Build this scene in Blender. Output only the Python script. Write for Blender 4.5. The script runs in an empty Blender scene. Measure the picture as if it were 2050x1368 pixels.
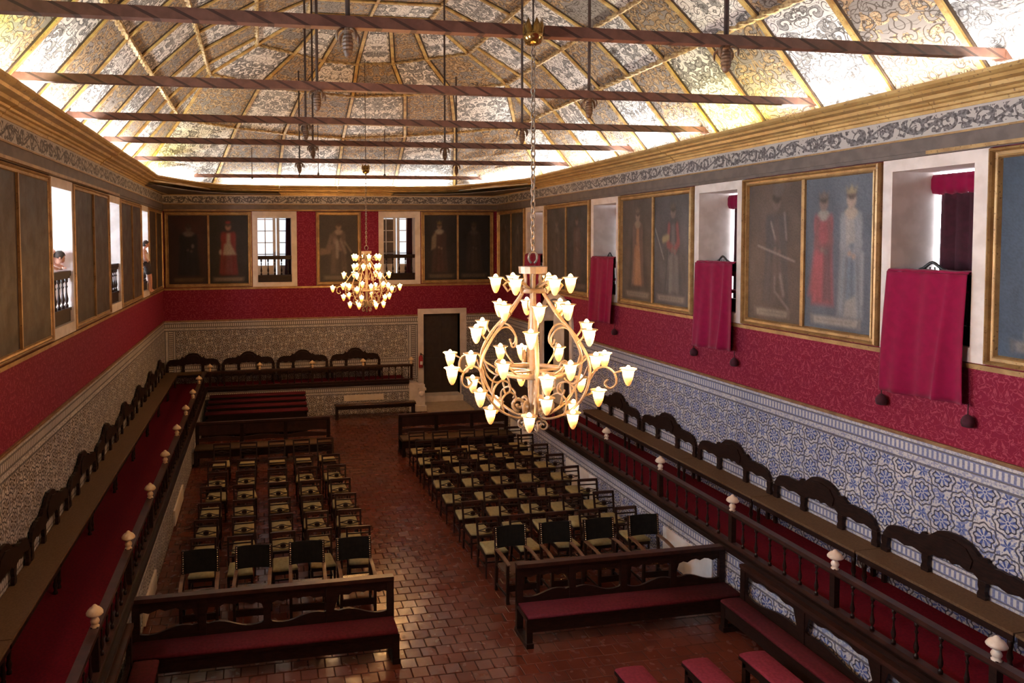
import bpy, bmesh, math, random
import numpy as np
from mathutils import Vector, Matrix
PI = math.pi
R = random.Random(7)
C = bpy.context.scene.collection
scene = bpy.context.scene

# ---------------------------------------------------------------- camera, world, exposure, large lights
W, D = 11.88, 25.39                    # the hall: X across, Y into the picture, Z up (floor 0)
CAM = Vector((3.2552, 0.0, 5.8902))
F_PX, CX, CY = 1440.46, 784.36, 545.08
yaw, pit, rol = 0.1810, 0.0427, -0.0069
cam = bpy.data.cameras.new('camera'); camo = bpy.data.objects.new('camera', cam); C.objects.link(camo)
fw = Vector((math.sin(yaw)*math.cos(pit), math.cos(yaw)*math.cos(pit), -math.sin(pit)))
r0 = Vector((math.cos(yaw), -math.sin(yaw), 0))
u0 = Vector((math.sin(yaw)*math.sin(pit), math.cos(yaw)*math.sin(pit), math.cos(pit)))
rt = r0*math.cos(rol) + u0*math.sin(rol); up = u0*math.cos(rol) - r0*math.sin(rol)
m = Matrix((rt, up, -fw)).transposed().to_4x4(); m.translation = CAM
camo.matrix_world = m
cam.sensor_width = 36; cam.lens = 36*F_PX/2050
cam.shift_x = (1025-CX)/2050; cam.shift_y = -(684-CY)/2050
cam.clip_start = 0.05; cam.clip_end = 200
scene.camera = camo

world = bpy.data.worlds.new('sky'); scene.world = world; world.use_nodes = True
bg = world.node_tree.nodes['Background']; bg.inputs[0].default_value = (0.75, 0.87, 1.0, 1); bg.inputs[1].default_value = 1.0
scene.view_settings.view_transform = 'Standard'; scene.view_settings.look = 'None'
scene.view_settings.gamma = 1; scene.view_settings.use_curve_mapping = False
scene.view_settings.exposure = 0.0
COVE_POWER = 33.0       # W per metre of cornice tube
LAMP_GLOW = 40.0
CHANDELIER_WATTS = 560.0        # chandelier glass
DAY_LEFT, DAY_RIGHT, DAY_BACK = 112.0, 14.0, 0.95      # window panes
scene.cycles.use_denoising = True
scene.cycles.max_bounces = 6; scene.cycles.diffuse_bounces = 4; scene.cycles.glossy_bounces = 3
scene.cycles.sample_clamp_indirect = 6.0

def area(name, loc, size, rot, power, col):
    l = bpy.data.lights.new(name, 'AREA'); l.shape = 'RECTANGLE'; l.size, l.size_y = size
    l.energy = power; l.color = col
    o = bpy.data.objects.new(name, l); o.location = loc; o.rotation_euler = rot; C.objects.link(o); return o
WHITE, YEL, GRN = (1.0, 0.94, 0.87), (1.0, 0.86, 0.22), (0.80, 1.0, 0.38)
for side in (0, 1):                     # fluorescent tubes lying in the cornice gutter
    y = -0.4
    while y < 21.4:
        L = 1.45
        col = WHITE
        if side == 0 and 5.5 < y < 8.6: col = GRN
        if side == 0 and 19.2 < y < 20.6: col = YEL
        if side == 1 and 9.6 < y < 11.0: col = YEL
        x = 0.34 if side == 0 else W-0.34
        area('cove_tube', (x, y+L/2, 7.75), (0.05, L), (0, PI + (0.45 if side == 0 else -0.45), 0), COVE_POWER*L, col)
        y += 1.6
for (x0, y0, x1, y1) in ((0.40, 21.7, 1.42, 24.1), (W-0.40, 21.7, W-1.42, 24.1), (2.2, 24.86, 4.0, 25.08), (4.2, 25.1, 5.9, 25.13), (6.1, 25.13, 7.7, 25.1), (7.9, 25.08, W-2.2, 24.86)):
    L = math.hypot(x1-x0, y1-y0)
    area('cove_tube', ((x0+x1)/2, (y0+y1)/2, 7.86 if y0 < 22 else 7.76), (L, 0.05), (PI, 0, math.atan2(y1-y0, x1-x0)), COVE_POWER*L*1.9, WHITE)

# ---------------------------------------------------------------- mesh helpers
KIDS = {}
class MB:
    def __init__(s): s.v = []; s.f = []; s.mi = []; s.sm = []; s.cur = 0; s.smooth = False
    def add(s, vs, fs):
        b = len(s.v); s.v += [tuple(p) for p in vs]
        for f in fs: s.f.append([i+b for i in f]); s.mi.append(s.cur); s.sm.append(s.smooth)
        return s
    def box(s, x0, y0, z0, x1, y1, z1):
        return s.add([(x0,y0,z0),(x1,y0,z0),(x1,y1,z0),(x0,y1,z0),(x0,y0,z1),(x1,y0,z1),(x1,y1,z1),(x0,y1,z1)],
                     [(0,3,2,1),(4,5,6,7),(0,1,5,4),(1,2,6,5),(2,3,7,6),(3,0,4,7)])
    def obox(s, c, ax, ay, az):
        c, ax, ay, az = map(Vector, (c, ax, ay, az)); vs = []
        for k in (-1, 1):
            for i, j in ((-1,-1),(1,-1),(1,1),(-1,1)): vs.append(c + ax*i + ay*j + az*k)
        return s.add(vs, [(0,3,2,1),(4,5,6,7),(0,1,5,4),(1,2,6,5),(2,3,7,6),(3,0,4,7)])
    def bar(s, a, b, w, h, upv=(0,0,1)):
        a, b = Vector(a), Vector(b); d = (b-a); L = d.length; d.normalize()
        sx = d.cross(Vector(upv))
        if sx.length < 1e-4: sx = d.cross(Vector((0,1,0)))
        sx.normalize(); sz = sx.cross(d)
        return s.obox((a+b)/2, d*(L/2), sx*(w/2), sz*(h/2))
    def tube(s, pts, r, n=6, cap=True, flat=None):
        pts = [Vector(p) for p in pts]; k = len(pts); rs = r if isinstance(r, (list, tuple)) else [r]*k
        vs = []; nrm = None
        for i, p in enumerate(pts):
            t = (pts[min(i+1,k-1)] - pts[max(i-1,0)]).normalized()
            if nrm is None:
                nrm = t.cross(Vector((0,0,1)))
                if nrm.length < 1e-3: nrm = t.cross(Vector((1,0,0)))
            nrm = (nrm - t*nrm.dot(t)).normalized(); bn = t.cross(nrm)
            for j in range(n):
                a = 2*PI*j/n
                vs.append(p + nrm*math.cos(a)*rs[i] + bn*math.sin(a)*rs[i]*(flat or 1))
        fs = [(i*n+j, i*n+(j+1)%n, (i+1)*n+(j+1)%n, (i+1)*n+j) for i in range(k-1) for j in range(n)]
        if cap: fs += [tuple(range(n-1,-1,-1)), tuple((k-1)*n+j for j in range(n))]
        return s.add(vs, fs)
    def lathe(s, prof, c=(0,0,0), n=10, axis=None):
        c = Vector(c); vs = []; k = len(prof)
        for (r, z) in prof:
            for j in range(n):
                a = 2*PI*j/n
                vs.append(c + Vector((r*math.cos(a), r*math.sin(a), z)))
        fs = [(i*n+j, i*n+(j+1)%n, (i+1)*n+(j+1)%n, (i+1)*n+j) for i in range(k-1) for j in range(n)]
        fs += [tuple(range(n-1,-1,-1)), tuple((k-1)*n+j for j in range(n))]
        return s.add(vs, fs)
    def prism(s, poly, to3, d):
        """poly: closed 2-D outline (counter-clockwise); to3(u, v, w): point; extruded w = 0..d"""
        n = len(poly)
        return s.add([to3(u, v, 0) for u, v in poly] + [to3(u, v, d) for u, v in poly],
                     [tuple(range(n-1,-1,-1)), tuple(range(n, 2*n))] + [(i, (i+1)%n, n+(i+1)%n, n+i) for i in range(n)])
    def strip(s, lo, hi, to3, d):
        """board between two polylines with equal u (lower, upper)"""
        n = len(lo)
        vs = [to3(u, v, 0) for u, v in lo] + [to3(u, v, 0) for u, v in hi] + [to3(u, v, d) for u, v in lo] + [to3(u, v, d) for u, v in hi]
        fs = []
        for i in range(n-1):
            fs += [(i, n+i, n+i+1, i+1), (2*n+i, 2*n+i+1, 3*n+i+1, 3*n+i), (i, i+1, 2*n+i+1, 2*n+i), (n+i, 3*n+i, 3*n+i+1, n+i+1)]
        fs += [(0, 2*n, 3*n, n), (n-1, 2*n-1, 4*n-1, 3*n-1)]
        return s.add(vs, fs)
    def mesh(s, name, mats):
        me = bpy.data.meshes.new(name); me.from_pydata(s.v, [], s.f)
        for mm in (mats if isinstance(mats, (list, tuple)) else [mats]): me.materials.append(mm)
        me.polygons.foreach_set('material_index', s.mi); me.polygons.foreach_set('use_smooth', s.sm)
        me.update(); return me
    def build(s, name, mats, parent=None, loc=None, rz=0, kind=None):
        o = bpy.data.objects.new(name, s.mesh(name, mats)); C.objects.link(o)
        if parent: o.parent = parent; KIDS.setdefault(parent.name, []).append(o)
        if loc: o.location = loc
        if rz: o.rotation_euler.z = rz
        if kind: o['kind'] = kind
        return o
def sm():
    b = MB(); b.smooth = True; return b
def tag(o, label, cat, group=None):
    o['label'] = label; o['category'] = cat
    if group: o['group'] = group
    return o
def thing(name, label, cat, loc=(0,0,0), rz=0, group=None):
    o = bpy.data.objects.new(name, None); C.objects.link(o); o.location = loc; o.rotation_euler.z = rz
    o.empty_display_size = 0.2
    return tag(o, label, cat, group)
def struct(o): o['kind'] = 'structure'; return o
def sroot(name, loc=(0,0,0)):
    o = bpy.data.objects.new(name, None); C.objects.link(o); o.location = loc; o['kind'] = 'structure'; return o
def copy_tree(root, loc, rz=None, label=None, group=None):
    r = root.copy(); C.objects.link(r); r.location = loc
    if rz is not None: r.rotation_euler.z = rz
    if label: r['label'] = label
    if group: r['group'] = group
    def rec(src, dst):
        for ch in KIDS.get(src.name, []):
            c = ch.copy(); C.objects.link(c); c.parent = dst; rec(ch, c)
    rec(root, r); return r
def catmull(P, n=5):
    P = [Vector(p) for p in P]; out = []
    for i in range(len(P)-1):
        a, b, c, d = P[max(i-1,0)], P[i], P[i+1], P[min(i+2,len(P)-1)]
        for k in range(n):
            t = k/n
            out.append(0.5*((2*b) + (c-a)*t + (2*a-5*b+4*c-d)*t*t + (3*b-a-3*c+d)*t**3))
    out.append(P[-1]); return out
ORD = ['first','second','third','fourth','fifth','sixth','seventh','eighth','ninth','tenth','eleventh','twelfth']

# ---------------------------------------------------------------- material helpers: a small node language
class S:
    def __init__(s, nb, sock): s.nb = nb; s.k = sock
    def _m(s, op, *a): return s.nb.math(op, s, *a)
    def __add__(s, o): return s._m('ADD', o)
    __radd__ = __add__
    def __sub__(s, o): return s._m('SUBTRACT', o)
    def __rsub__(s, o): return s.nb.math('SUBTRACT', o, s)
    def __mul__(s, o): return s._m('MULTIPLY', o)
    __rmul__ = __mul__
    def __truediv__(s, o): return s._m('DIVIDE', o)
    def lt(s, o): return s._m('LESS_THAN', o)
    def gt(s, o): return s._m('GREATER_THAN', o)
    def fract(s): return s._m('FRACT')
    def floor(s): return s._m('FLOOR')
    def abs(s): return s._m('ABSOLUTE')
    def sin(s): return s._m('SINE')
    def cos(s): return s._m('COSINE')
    def sqrt(s): return s._m('SQRT')
    def min(s, o): return s._m('MINIMUM', o)
    def max(s, o): return s._m('MAXIMUM', o)
    def pw(s, o): return s._m('POWER', o)
    def log(s): return s._m('LOGARITHM', 2.718)
    def atan2(s, o): return s._m('ARCTAN2', o)
    def ss(s, a, b):
        n = s.nb.nt.nodes.new('ShaderNodeMapRange'); n.interpolation_type = 'SMOOTHSTEP'
        s.nb.inp(n.inputs[0], s); n.inputs[1].default_value = a; n.inputs[2].default_value = b
        return S(s.nb, n.outputs[0])
class NB:
    def __init__(s, name):
        s.mat = bpy.data.materials.new(name); s.mat.use_nodes = True; s.nt = s.mat.node_tree
        s.b = s.nt.nodes['Principled BSDF']; s.out = s.nt.nodes['Material Output']
    def inp(s, sock, v):
        if isinstance(v, S): s.nt.links.new(v.k, sock)
        elif isinstance(v, (tuple, list)): sock.default_value = tuple(v) + ((1,) if len(v) == 3 and len(sock.default_value) == 4 else ())
        else: sock.default_value = v
    def math(s, op, *a):
        n = s.nt.nodes.new('ShaderNodeMath'); n.operation = op
        for i, v in enumerate(a): s.inp(n.inputs[i], v)
        return S(s, n.outputs[0])
    def sep(s, sock):
        n = s.nt.nodes.new('ShaderNodeSeparateXYZ'); s.nt.links.new(sock, n.inputs[0]); return [S(s, o) for o in n.outputs]
    def pos(s): return s.sep(s.nt.nodes.new('ShaderNodeNewGeometry').outputs['Position'])
    def coord(s, which): return s.sep(s.nt.nodes.new('ShaderNodeTexCoord').outputs[which])
    def vec(s, x, y, z=0.0):
        n = s.nt.nodes.new('ShaderNodeCombineXYZ'); s.inp(n.inputs[0], x); s.inp(n.inputs[1], y); s.inp(n.inputs[2], z); return S(s, n.outputs[0])
    def rnd(s): return S(s, s.nt.nodes.new('ShaderNodeObjectInfo').outputs['Random'])
    def noise(s, v, scale, detail=2.0, dist=0.0):
        n = s.nt.nodes.new('ShaderNodeTexNoise'); s.inp(n.inputs['Vector'], v); n.inputs['Scale'].default_value = scale
        n.inputs['Detail'].default_value = detail; n.inputs['Distortion'].default_value = dist; return S(s, n.outputs[0])
    def voro(s, v, scale, rand=1.0):
        n = s.nt.nodes.new('ShaderNodeTexVoronoi'); s.inp(n.inputs['Vector'], v); n.inputs['Scale'].default_value = scale
        n.inputs['Randomness'].default_value = rand
        return S(s, n.outputs['Distance']), S(s, n.outputs['Position']), S(s, n.outputs['Color'])
    def mix(s, f, a, b):
        n = s.nt.nodes.new('ShaderNodeMix'); n.data_type = 'RGBA'; n.clamp_factor = True
        s.inp(n.inputs[0], f); s.inp(n.inputs[6], a); s.inp(n.inputs[7], b); return S(s, n.outputs[2])
    def attr(s, name):
        n = s.nt.nodes.new('ShaderNodeAttribute'); n.attribute_name = name; return S(s, n.outputs['Color'])
    def fin(s, col=None, rough=0.6, metal=0.0, bump=None, bstr=0.3, bdist=0.01, spec=None, sheen=None, emit=None, estr=None, trans=None, coat=None):
        b = s.b
        if col is not None: s.inp(b.inputs['Base Color'], col)
        s.inp(b.inputs['Roughness'], rough); s.inp(b.inputs['Metallic'], metal)
        if spec is not None: s.inp(b.inputs['Specular IOR Level'], spec)
        if sheen is not None: s.inp(b.inputs['Sheen Weight'], sheen)
        if coat is not None: s.inp(b.inputs['Coat Weight'], coat)
        if emit is not None: s.inp(b.inputs['Emission Color'], emit); s.inp(b.inputs['Emission Strength'], estr)
        if trans is not None: s.inp(b.inputs['Transmission Weight'], trans)
        if bump is not None:
            n = s.nt.nodes.new('ShaderNodeBump'); n.inputs['Strength'].default_value = bstr; n.inputs['Distance'].default_value = bdist
            s.inp(n.inputs['Height'], bump); s.nt.links.new(n.outputs[0], b.inputs['Normal'])
        return s.mat
def noisy(name, a, b, scale=6.0, rough=0.6, metal=0.0, stretch=(1,1,1), bstr=0.0, space='Object', lo=0.35, hi=0.65, **k):
    nb = NB(name); x, y, z = nb.coord(space)
    n = nb.noise(nb.vec(x*stretch[0], y*stretch[1], z*stretch[2]), scale, 4.0)
    return nb.fin(nb.mix(n.ss(lo, hi), a, b), rough, metal, n if bstr else None, bstr, **k)

def m_azulejo(name='azulejo', blue_a=(0.026, 0.045, 0.17), blue_b=(0.08, 0.115, 0.29)):
    nb = NB(name); x, y, z = nb.pos()
    u = x + y; p = 0.56
    a = u/p; b = z/p
    fa = a.fract()-0.5; fb = b.fract()-0.5; ga = (a+0.5).fract()-0.5; gb = (b+0.5).fract()-0.5
    r1 = (fa*fa+fb*fb).sqrt(); r2 = (ga*ga+gb*gb).sqrt(); s = r1.lt(r2); t = 1.0-s
    px = fa*s+ga*t; py = fb*s+gb*t; r = r1.min(r2)
    th = py.atan2(px); lob = (th*8.0).cos()
    q = r - lob*0.022
    ring1 = (q-0.205).abs().lt(0.017)
    tri = (((th*8.0/6.28318).fract()-0.5).abs()*2.0)
    q2 = r - tri*0.055
    ring2 = (q2-0.280).abs().lt(0.020)
    spk0 = nb.noise(nb.vec(u, z, x), 50.0, 2.0)
    petal = (((th*8.0+3.1416).cos() - r*4.0 + 0.55).ss(-0.25, 0.25)).max(0.45*(spk0.ss(0.4, 0.55)))*(r.gt(0.05))*(q.lt(0.19))
    heart = r.lt(0.03)
    r3 = (fa*fa+gb*gb).sqrt(); r4 = (ga*ga+fb*fb).sqrt(); s2 = r3.lt(r4); t2 = 1.0-s2
    sx = fa*s2+ga*t2; sy = gb*s2+fb*t2; rr = r3.min(r4); th2 = sy.atan2(sx)
    small = ((th2*6.0).cos() - rr*17.0 + 1.45).ss(-0.3, 0.3)*(rr.gt(0.022))
    spk = nb.noise(nb.vec(u, z, x), 34.0, 2.0)
    leaf = spk.ss(0.50, 0.58)*(q.gt(0.22))
    body = (petal + heart).max(small).max(leaf*0.8)
    line = ring1.max(ring2*0.9)
    # border rows: below the rail, along the dais, behind the bench
    def rows(z0, z1):
        inb = z.gt(z0)*z.lt(z1)
        v = (z-z0)/(z1-z0)
        edge = ((v-0.06).abs().lt(0.05)).max((v-0.36).abs().lt(0.03)).max((v-0.80).abs().lt(0.03)).max((v-0.97).abs().lt(0.03))
        blk = ((u/0.07).fract()-0.5).abs().lt(0.27)*((v-0.58).abs().lt(0.15))
        return inb, edge, (1.0-blk)*((v-0.58).abs().lt(0.2))*0.75 + spk.ss(0.45,0.6)*v.lt(0.34)*0.6+spk.ss(0.45,0.6)*v.gt(0.82)*0.5
    for z0, z1 in ((2.86, 3.2), (0.68, 0.98), (1.44, 1.74)):
        i, e, k = rows(z0, z1)
        body = body*(1.0-i) + k*i; line = line*(1.0-i) + e*i*0.8
    # upright border at both ends of the end wall
    vb = y.gt(25.3)*(x.lt(0.40)).max(x.gt(8.46)*x.lt(8.84))*z.gt(1.0)*z.lt(2.86)*y.gt(25.3)
    w_ = x.lt(0.5)*(x/0.40) + x.gt(0.5)*((x-8.46)/0.38)
    vl = ((w_-0.1).abs().lt(0.04)).max((w_-0.36).abs().lt(0.03)).max((w_-0.78).abs().lt(0.03)).max((w_-0.95).abs().lt(0.04))
    body = body*(1.0-vb) + vb*((((z/0.07).fract()-0.5).abs().gt(0.27))*((w_-0.57).abs().lt(0.17))*0.8 + spk.ss(0.45, 0.6)*0.3); line = line*(1.0-vb) + vb*vl*0.8
    big = nb.noise(nb.vec(u, z, 0), 1.3, 3.0)
    white = nb.mix(big.ss(0.3, 0.7), (0.52, 0.49, 0.46), (0.41, 0.39, 0.39))
    blue = nb.mix(spk.ss(0.35, 0.65), blue_a, blue_b)
    c = nb.mix(body, white, blue); c = nb.mix(line, c, (0.028, 0.026, 0.04))
    gr = ((u/0.14).fract().lt(0.022)).max((z/0.14).fract().lt(0.022))
    c = nb.mix(gr*0.35, c, (0.2, 0.18, 0.17))
    return nb.fin(c, 0.5, spec=0.25)
def m_damask():
    nb = NB('damask'); x, y, z = nb.pos(); u = x+y
    mm = ((u/0.62).fract()-0.5).abs(); n = (z/0.9).fract()
    off = ((u/0.62).floor()*0.5).fract()
    n = ((z/0.9)+off).fract()
    d = nb.noise(nb.vec(mm*0.62, n*0.9, 0.0), 11.0, 1.0, 1.4)
    f = ((d-0.5).abs()).ss(0.012, 0.05)
    g = nb.noise(nb.vec(x, y, z), 60.0, 2.0)
    c = nb.mix(f, (0.27, 0.045, 0.07), (0.16, 0.009, 0.028))
    c = nb.mix(g.ss(0.35, 0.7)*0.35, c, (0.15, 0.006, 0.016))
    return nb.fin(c, 0.7, spec=0.12)
def spiral(nb, u, v, scale, seed, k=30.0):
    """curls: every cell of a warped lattice carries a little spiral; returns signed wave and distance"""
    w = nb.noise(nb.vec(u, v, seed), scale*0.7, 1.0)
    w2 = nb.noise(nb.vec(u, v, seed+9.0), scale*0.7, 1.0)
    pu = u + (w-0.5)*0.9/scale; pv = v + (w2-0.5)*0.9/scale
    d, P, col = nb.voro(nb.vec(pu, pv, seed), scale, 0.85)
    cx, cy, cz = nb.sep(P.k)
    dx = pu - cx; dy = pv - cy; cr, cg, cb = nb.sep(col.k)
    sgn = (cr.gt(0.5))*2.0-1.0
    ang = dy.atan2(dx*sgn)
    r = (dx*dx+dy*dy).sqrt()
    return (ang + r*scale*k + cg*6.28).sin(), r*scale, cr, w
def m_panel(name, bgc, orn, orn2, dark, bright, thin=0.12):
    nb = NB(name); uv = nb.coord('UV'); u = uv[0]; v = uv[1]; rnd = nb.rnd()*37.0
    s, r, cr, w = spiral(nb, u.abs(), v, 4.2, rnd, 9.0)
    lf = nb.noise(nb.vec(u.abs(), v, rnd+3.0), 6.0, 1.5, 1.2)
    mask = (s.gt(-0.15)*r.lt(0.62)).max(lf.gt(0.55))
    mask = mask*(cr.gt(thin))
    edge = ((s+0.15).abs().lt(0.30)*r.lt(0.62)).max((lf-0.55).abs().lt(0.018))
    shade = (s*0.5+0.5)*(nb.noise(nb.vec(u.abs()*1.0, v, rnd), 14.0, 2.0)).ss(0.3, 0.7)
    fine = ((lf*70.0).sin()).ss(0.55, 0.9)*mask
    c = nb.mix(mask, bgc, nb.mix(shade, orn, orn2))
    c = nb.mix(fine*0.65, c, dark); c = nb.mix(edge*0.85, c, dark)
    seam = (v/0.24 + 0.37).fract().lt(0.022)
    c = nb.mix(seam*0.8, c, (0.05, 0.04, 0.035))
    g = nb.noise(nb.vec(u, v, rnd), 2.2, 4.0)
    c = nb.mix(g.ss(0.45, 0.8)*0.25, c, bright)
    return nb.fin(c, 0.75)
def m_frieze():
    nb = NB('frieze_scroll'); x, y, z = nb.pos(); u = x+y; L = 0.46
    k = (u/L).floor(); alt = (k*0.5).fract()*4.0-1.0
    cx = ((u/L).fract()-0.5)*L; v = (z-7.355)*alt
    dy = v+0.02; r = (cx*cx+dy*dy).sqrt(); ang = dy.atan2(cx)
    sp = (ang + r*58.0).sin().gt(0.15)*r.lt(0.125)*r.gt(0.012)
    stem = ((z-7.355) - (u*PI/L).sin()*0.085).abs().lt(0.018)
    lf = nb.noise(nb.vec(u, z, 0.0), 9.0, 1.0, 1.5)
    leaf = (lf.gt(0.52)*(z-7.355).abs().lt(0.115))
    mask = sp.max(stem).max(leaf)
    sh = nb.noise(nb.vec(u, z, 2.0), 24.0, 2.0)
    c = nb.mix(mask, (0.42, 0.39, 0.36), nb.mix(sh.ss(0.35, 0.65), (0.05, 0.045, 0.045), (0.17, 0.16, 0.16)))
    return nb.fin(c, 0.7)
def m_gold(name, a, b, c3, metal=0.35, rough=0.42, scale=5.0):
    nb = NB(name); x, y, z = nb.pos()
    n = nb.noise(nb.vec(x, y, z), scale, 4.0); n2 = nb.noise(nb.vec(x, y, z), scale*7, 2.0)
    c = nb.mix(n.ss(0.35, 0.65), a, b); c = nb.mix(n2.ss(0.62, 0.72)*0.8, c, c3)
    return nb.fin(c, rough, metal, n2, 0.15)
def m_beam():
    nb = NB('painted_beam'); x, y, z = nb.pos()
    f = ((x*2.9 + z*6.0).fract()-0.5).abs()
    n = nb.noise(nb.vec(x, y, z), 9.0, 3.0)
    c = nb.mix(n.ss(0.3, 0.7), (0.17, 0.080, 0.055), (0.115, 0.052, 0.036))
    c = nb.mix(f.lt(0.09), c, (0.045, 0.02, 0.015))
    return nb.fin(c, 0.5)
def m_rope():
    nb = NB('rope_gilt'); x, y, z = nb.pos(); n = nb.noise(nb.vec(x, y, z), 14.0, 3.0)
    c = nb.mix(n.ss(0.35, 0.65), (0.55, 0.42, 0.20), (0.26, 0.15, 0.06))
    return nb.fin(c, 0.5, 0.15)
def m_floor():
    nb = NB('terracotta_tile'); x, y, z = nb.pos(); rnd = nb.rnd()
    n = nb.noise(nb.vec(x, y, z), 1.6, 3.0); n2 = nb.noise(nb.vec(x, y, 0), 6.5, 1.5)
    ca = nb.noise(nb.vec((x/0.23).floor(), (y/0.23).floor(), 0.0), 7.3, 0.0)
    c = nb.mix(n.ss(0.3, 0.7), (0.10, 0.022, 0.013), (0.06, 0.013, 0.009)); c = nb.mix(ca*0.6, c, (0.125, 0.034, 0.018))
    ro = n2.ss(0.3, 0.75)*0.12+0.17
    return nb.fin(c, ro, 0, n2, 0.32, 0.012, spec=0.27)
def m_paint():
    nb = NB('oil_canvas'); x, y, z = nb.pos(); n = nb.noise(nb.vec(x, y, z), 3.0, 4.0)
    return nb.fin(nb.attr('Col'), n.ss(0.3,0.7)*0.15+0.45, 0, nb.noise(nb.vec(x*1.0, y, z*0.3), 9.0, 3.0), 0.12, 0.02, spec=0.22)
def m_shade():
    nb = NB('glowing_glass'); g = nb.coord('Generated')[2]
    t = g.ss(0.05, 0.95)
    col = nb.mix(t, (1.0, 0.34, 0.05), (1.0, 0.46, 0.115))
    st = t*t*t*LAMP_GLOW*0.8 + t*1.5 + 0.75
    return nb.fin((0.8, 0.6, 0.3), 0.3, emit=col, estr=st)
def m_emit(name, col, st):
    nb = NB(name); return nb.fin((0.8, 0.8, 0.8), 0.5, emit=col, estr=st)

M = {}
M['azulejo'] = m_azulejo(); M['azulejo_lampcast'] = m_azulejo('azulejo_lamp_tint', (0.036, 0.022, 0.014), (0.085, 0.056, 0.036)); M['damask'] = m_damask(); M['frieze'] = m_frieze(); M['floor'] = m_floor()  # second tile set: blue pattern browned to paint in the warm lamp cast
M['panel_grey'] = m_panel('ceiling_paint_grey', (0.80, 0.78, 0.75), (0.22, 0.22, 0.22), (0.52, 0.51, 0.50), (0.05, 0.045, 0.045), (0.80, 0.79, 0.77), 0.30)
M['panel_gold'] = m_panel('ceiling_paint_ochre', (0.25, 0.225, 0.205), (0.36, 0.225, 0.11), (0.60, 0.45, 0.28), (0.045, 0.03, 0.02), (0.32, 0.27, 0.22))
M['gold_dim'] = m_gold('copper_gilt_strip', (0.30, 0.17, 0.08), (0.20, 0.105, 0.05), (0.10, 0.05, 0.02))
M['gold'] = m_gold('old_gilding', (0.40, 0.25, 0.10), (0.27, 0.155, 0.06), (0.10, 0.05, 0.02))
M['gold_rib'] = m_gold('rib_gilding', (0.56, 0.40, 0.14), (0.36, 0.20, 0.06), (0.09, 0.05, 0.02), 0.1, 0.55, 6.0)
M['cornice'] = m_gold('cornice_gilding', (0.54, 0.37, 0.14), (0.42, 0.27, 0.095), (0.16, 0.085, 0.035), 0.2, 0.42, 3.0)
M['architrave'] = noisy('grey_architrave', (0.085, 0.065, 0.055), (0.12, 0.09, 0.075), 5, 0.6, space='Object')
M['grout'] = noisy('dark_tile_bed', (0.028, 0.012, 0.008), (0.04, 0.018, 0.012), 12, 0.9, spec=0.05); M['rib_shadow'] = noisy('rib_shadow_strip', (0.035, 0.022, 0.014), (0.06, 0.035, 0.02), 8, 0.7); M['rope'] = m_rope(); M['beam'] = m_beam()
M['wood'] = noisy('dark_jacaranda', (0.009, 0.0038, 0.003), (0.019, 0.0075, 0.0052), 9, 0.42, stretch=(1,1,4), spec=0.2)
M['wood_red'] = noisy('worn_brown_wood', (0.042, 0.015, 0.010), (0.022, 0.008, 0.0055), 7, 0.36, spec=0.35)
M['wood_lit'] = noisy('lit_arm_wood', (0.15, 0.075, 0.035), (0.09, 0.04, 0.02), 10, 0.35)  # chair wood lightened to stand in for light on the arms
M['tan'] = noisy('tan_rush_seat', (0.11, 0.062, 0.03), (0.085, 0.046, 0.022), 40, 0.8, spec=0.2)
M['mustard'] = noisy('mustard_upholstery', (0.30, 0.235, 0.10), (0.24, 0.185, 0.075), 18, 0.75)
M['leather'] = noisy('black_leather', (0.006, 0.006, 0.006), (0.010, 0.009, 0.008), 14, 0.7, spec=0.06)
M['leather_brown'] = noisy('brown_leather', (0.075, 0.038, 0.022), (0.045, 0.022, 0.014), 14, 0.25)
M['brass'] = noisy('brass_stud', (0.75, 0.62, 0.42), (0.6, 0.48, 0.30), 20, 0.22, 0.9)
M['carpet'] = noisy('red_carpet', (0.10, 0.002, 0.008), (0.07, 0.0015, 0.006), 30, 0.95, spec=0.1)
M['cushion'] = noisy('red_bench_cushion', (0.085, 0.008, 0.013), (0.06, 0.006, 0.009), 25, 0.9, spec=0.15)
M['cushion_daylit'] = noisy('daylit_red_bench_cushion', (0.22, 0.025, 0.045), (0.16, 0.016, 0.03), 25, 0.9, spec=0.15)  # cushion red lightened to paint in daylight on the near benches
M['velvet'] = noisy('crimson_velvet', (0.20, 0.001, 0.034), (0.17, 0.001, 0.028), 9, 0.85, sheen=0.12, spec=0.15)
M['curtain'] = noisy('dark_curtain', (0.045, 0.003, 0.012), (0.03, 0.002, 0.008), 12, 0.9)
M['stone'] = noisy('pale_limestone', (0.66, 0.59, 0.54), (0.56, 0.49, 0.44), 4, 0.6, bstr=0.06)
M['plaster'] = noisy('white_plaster', (0.72, 0.70, 0.68), (0.64, 0.61, 0.58), 3, 0.8)
M['plaster_warm'] = noisy('cream_plaster', (0.62, 0.55, 0.46), (0.56, 0.48, 0.40), 3, 0.7)
M['bone'] = noisy('turned_bone_white', (0.62, 0.52, 0.42), (0.50, 0.40, 0.30), 12, 0.4)
M['bone_warm'] = noisy('turned_bone_tan', (0.60, 0.46, 0.28), (0.48, 0.34, 0.19), 12, 0.4)
M['iron'] = noisy('dark_iron', (0.035, 0.02, 0.017), (0.055, 0.03, 0.024), 12, 0.5)
M['cone'] = noisy('carved_brown_cone', (0.17, 0.10, 0.055), (0.10, 0.055, 0.03), 25, 0.55)
M['cream_metal'] = noisy('cream_gilt_iron', (0.25, 0.20, 0.155), (0.19, 0.145, 0.105), 14, 0.38, 0.1)
M['brass_cup'] = noisy('polished_brass_cup', (0.50, 0.32, 0.10), (0.34, 0.20, 0.06), 10, 0.18, 0.9)
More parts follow.
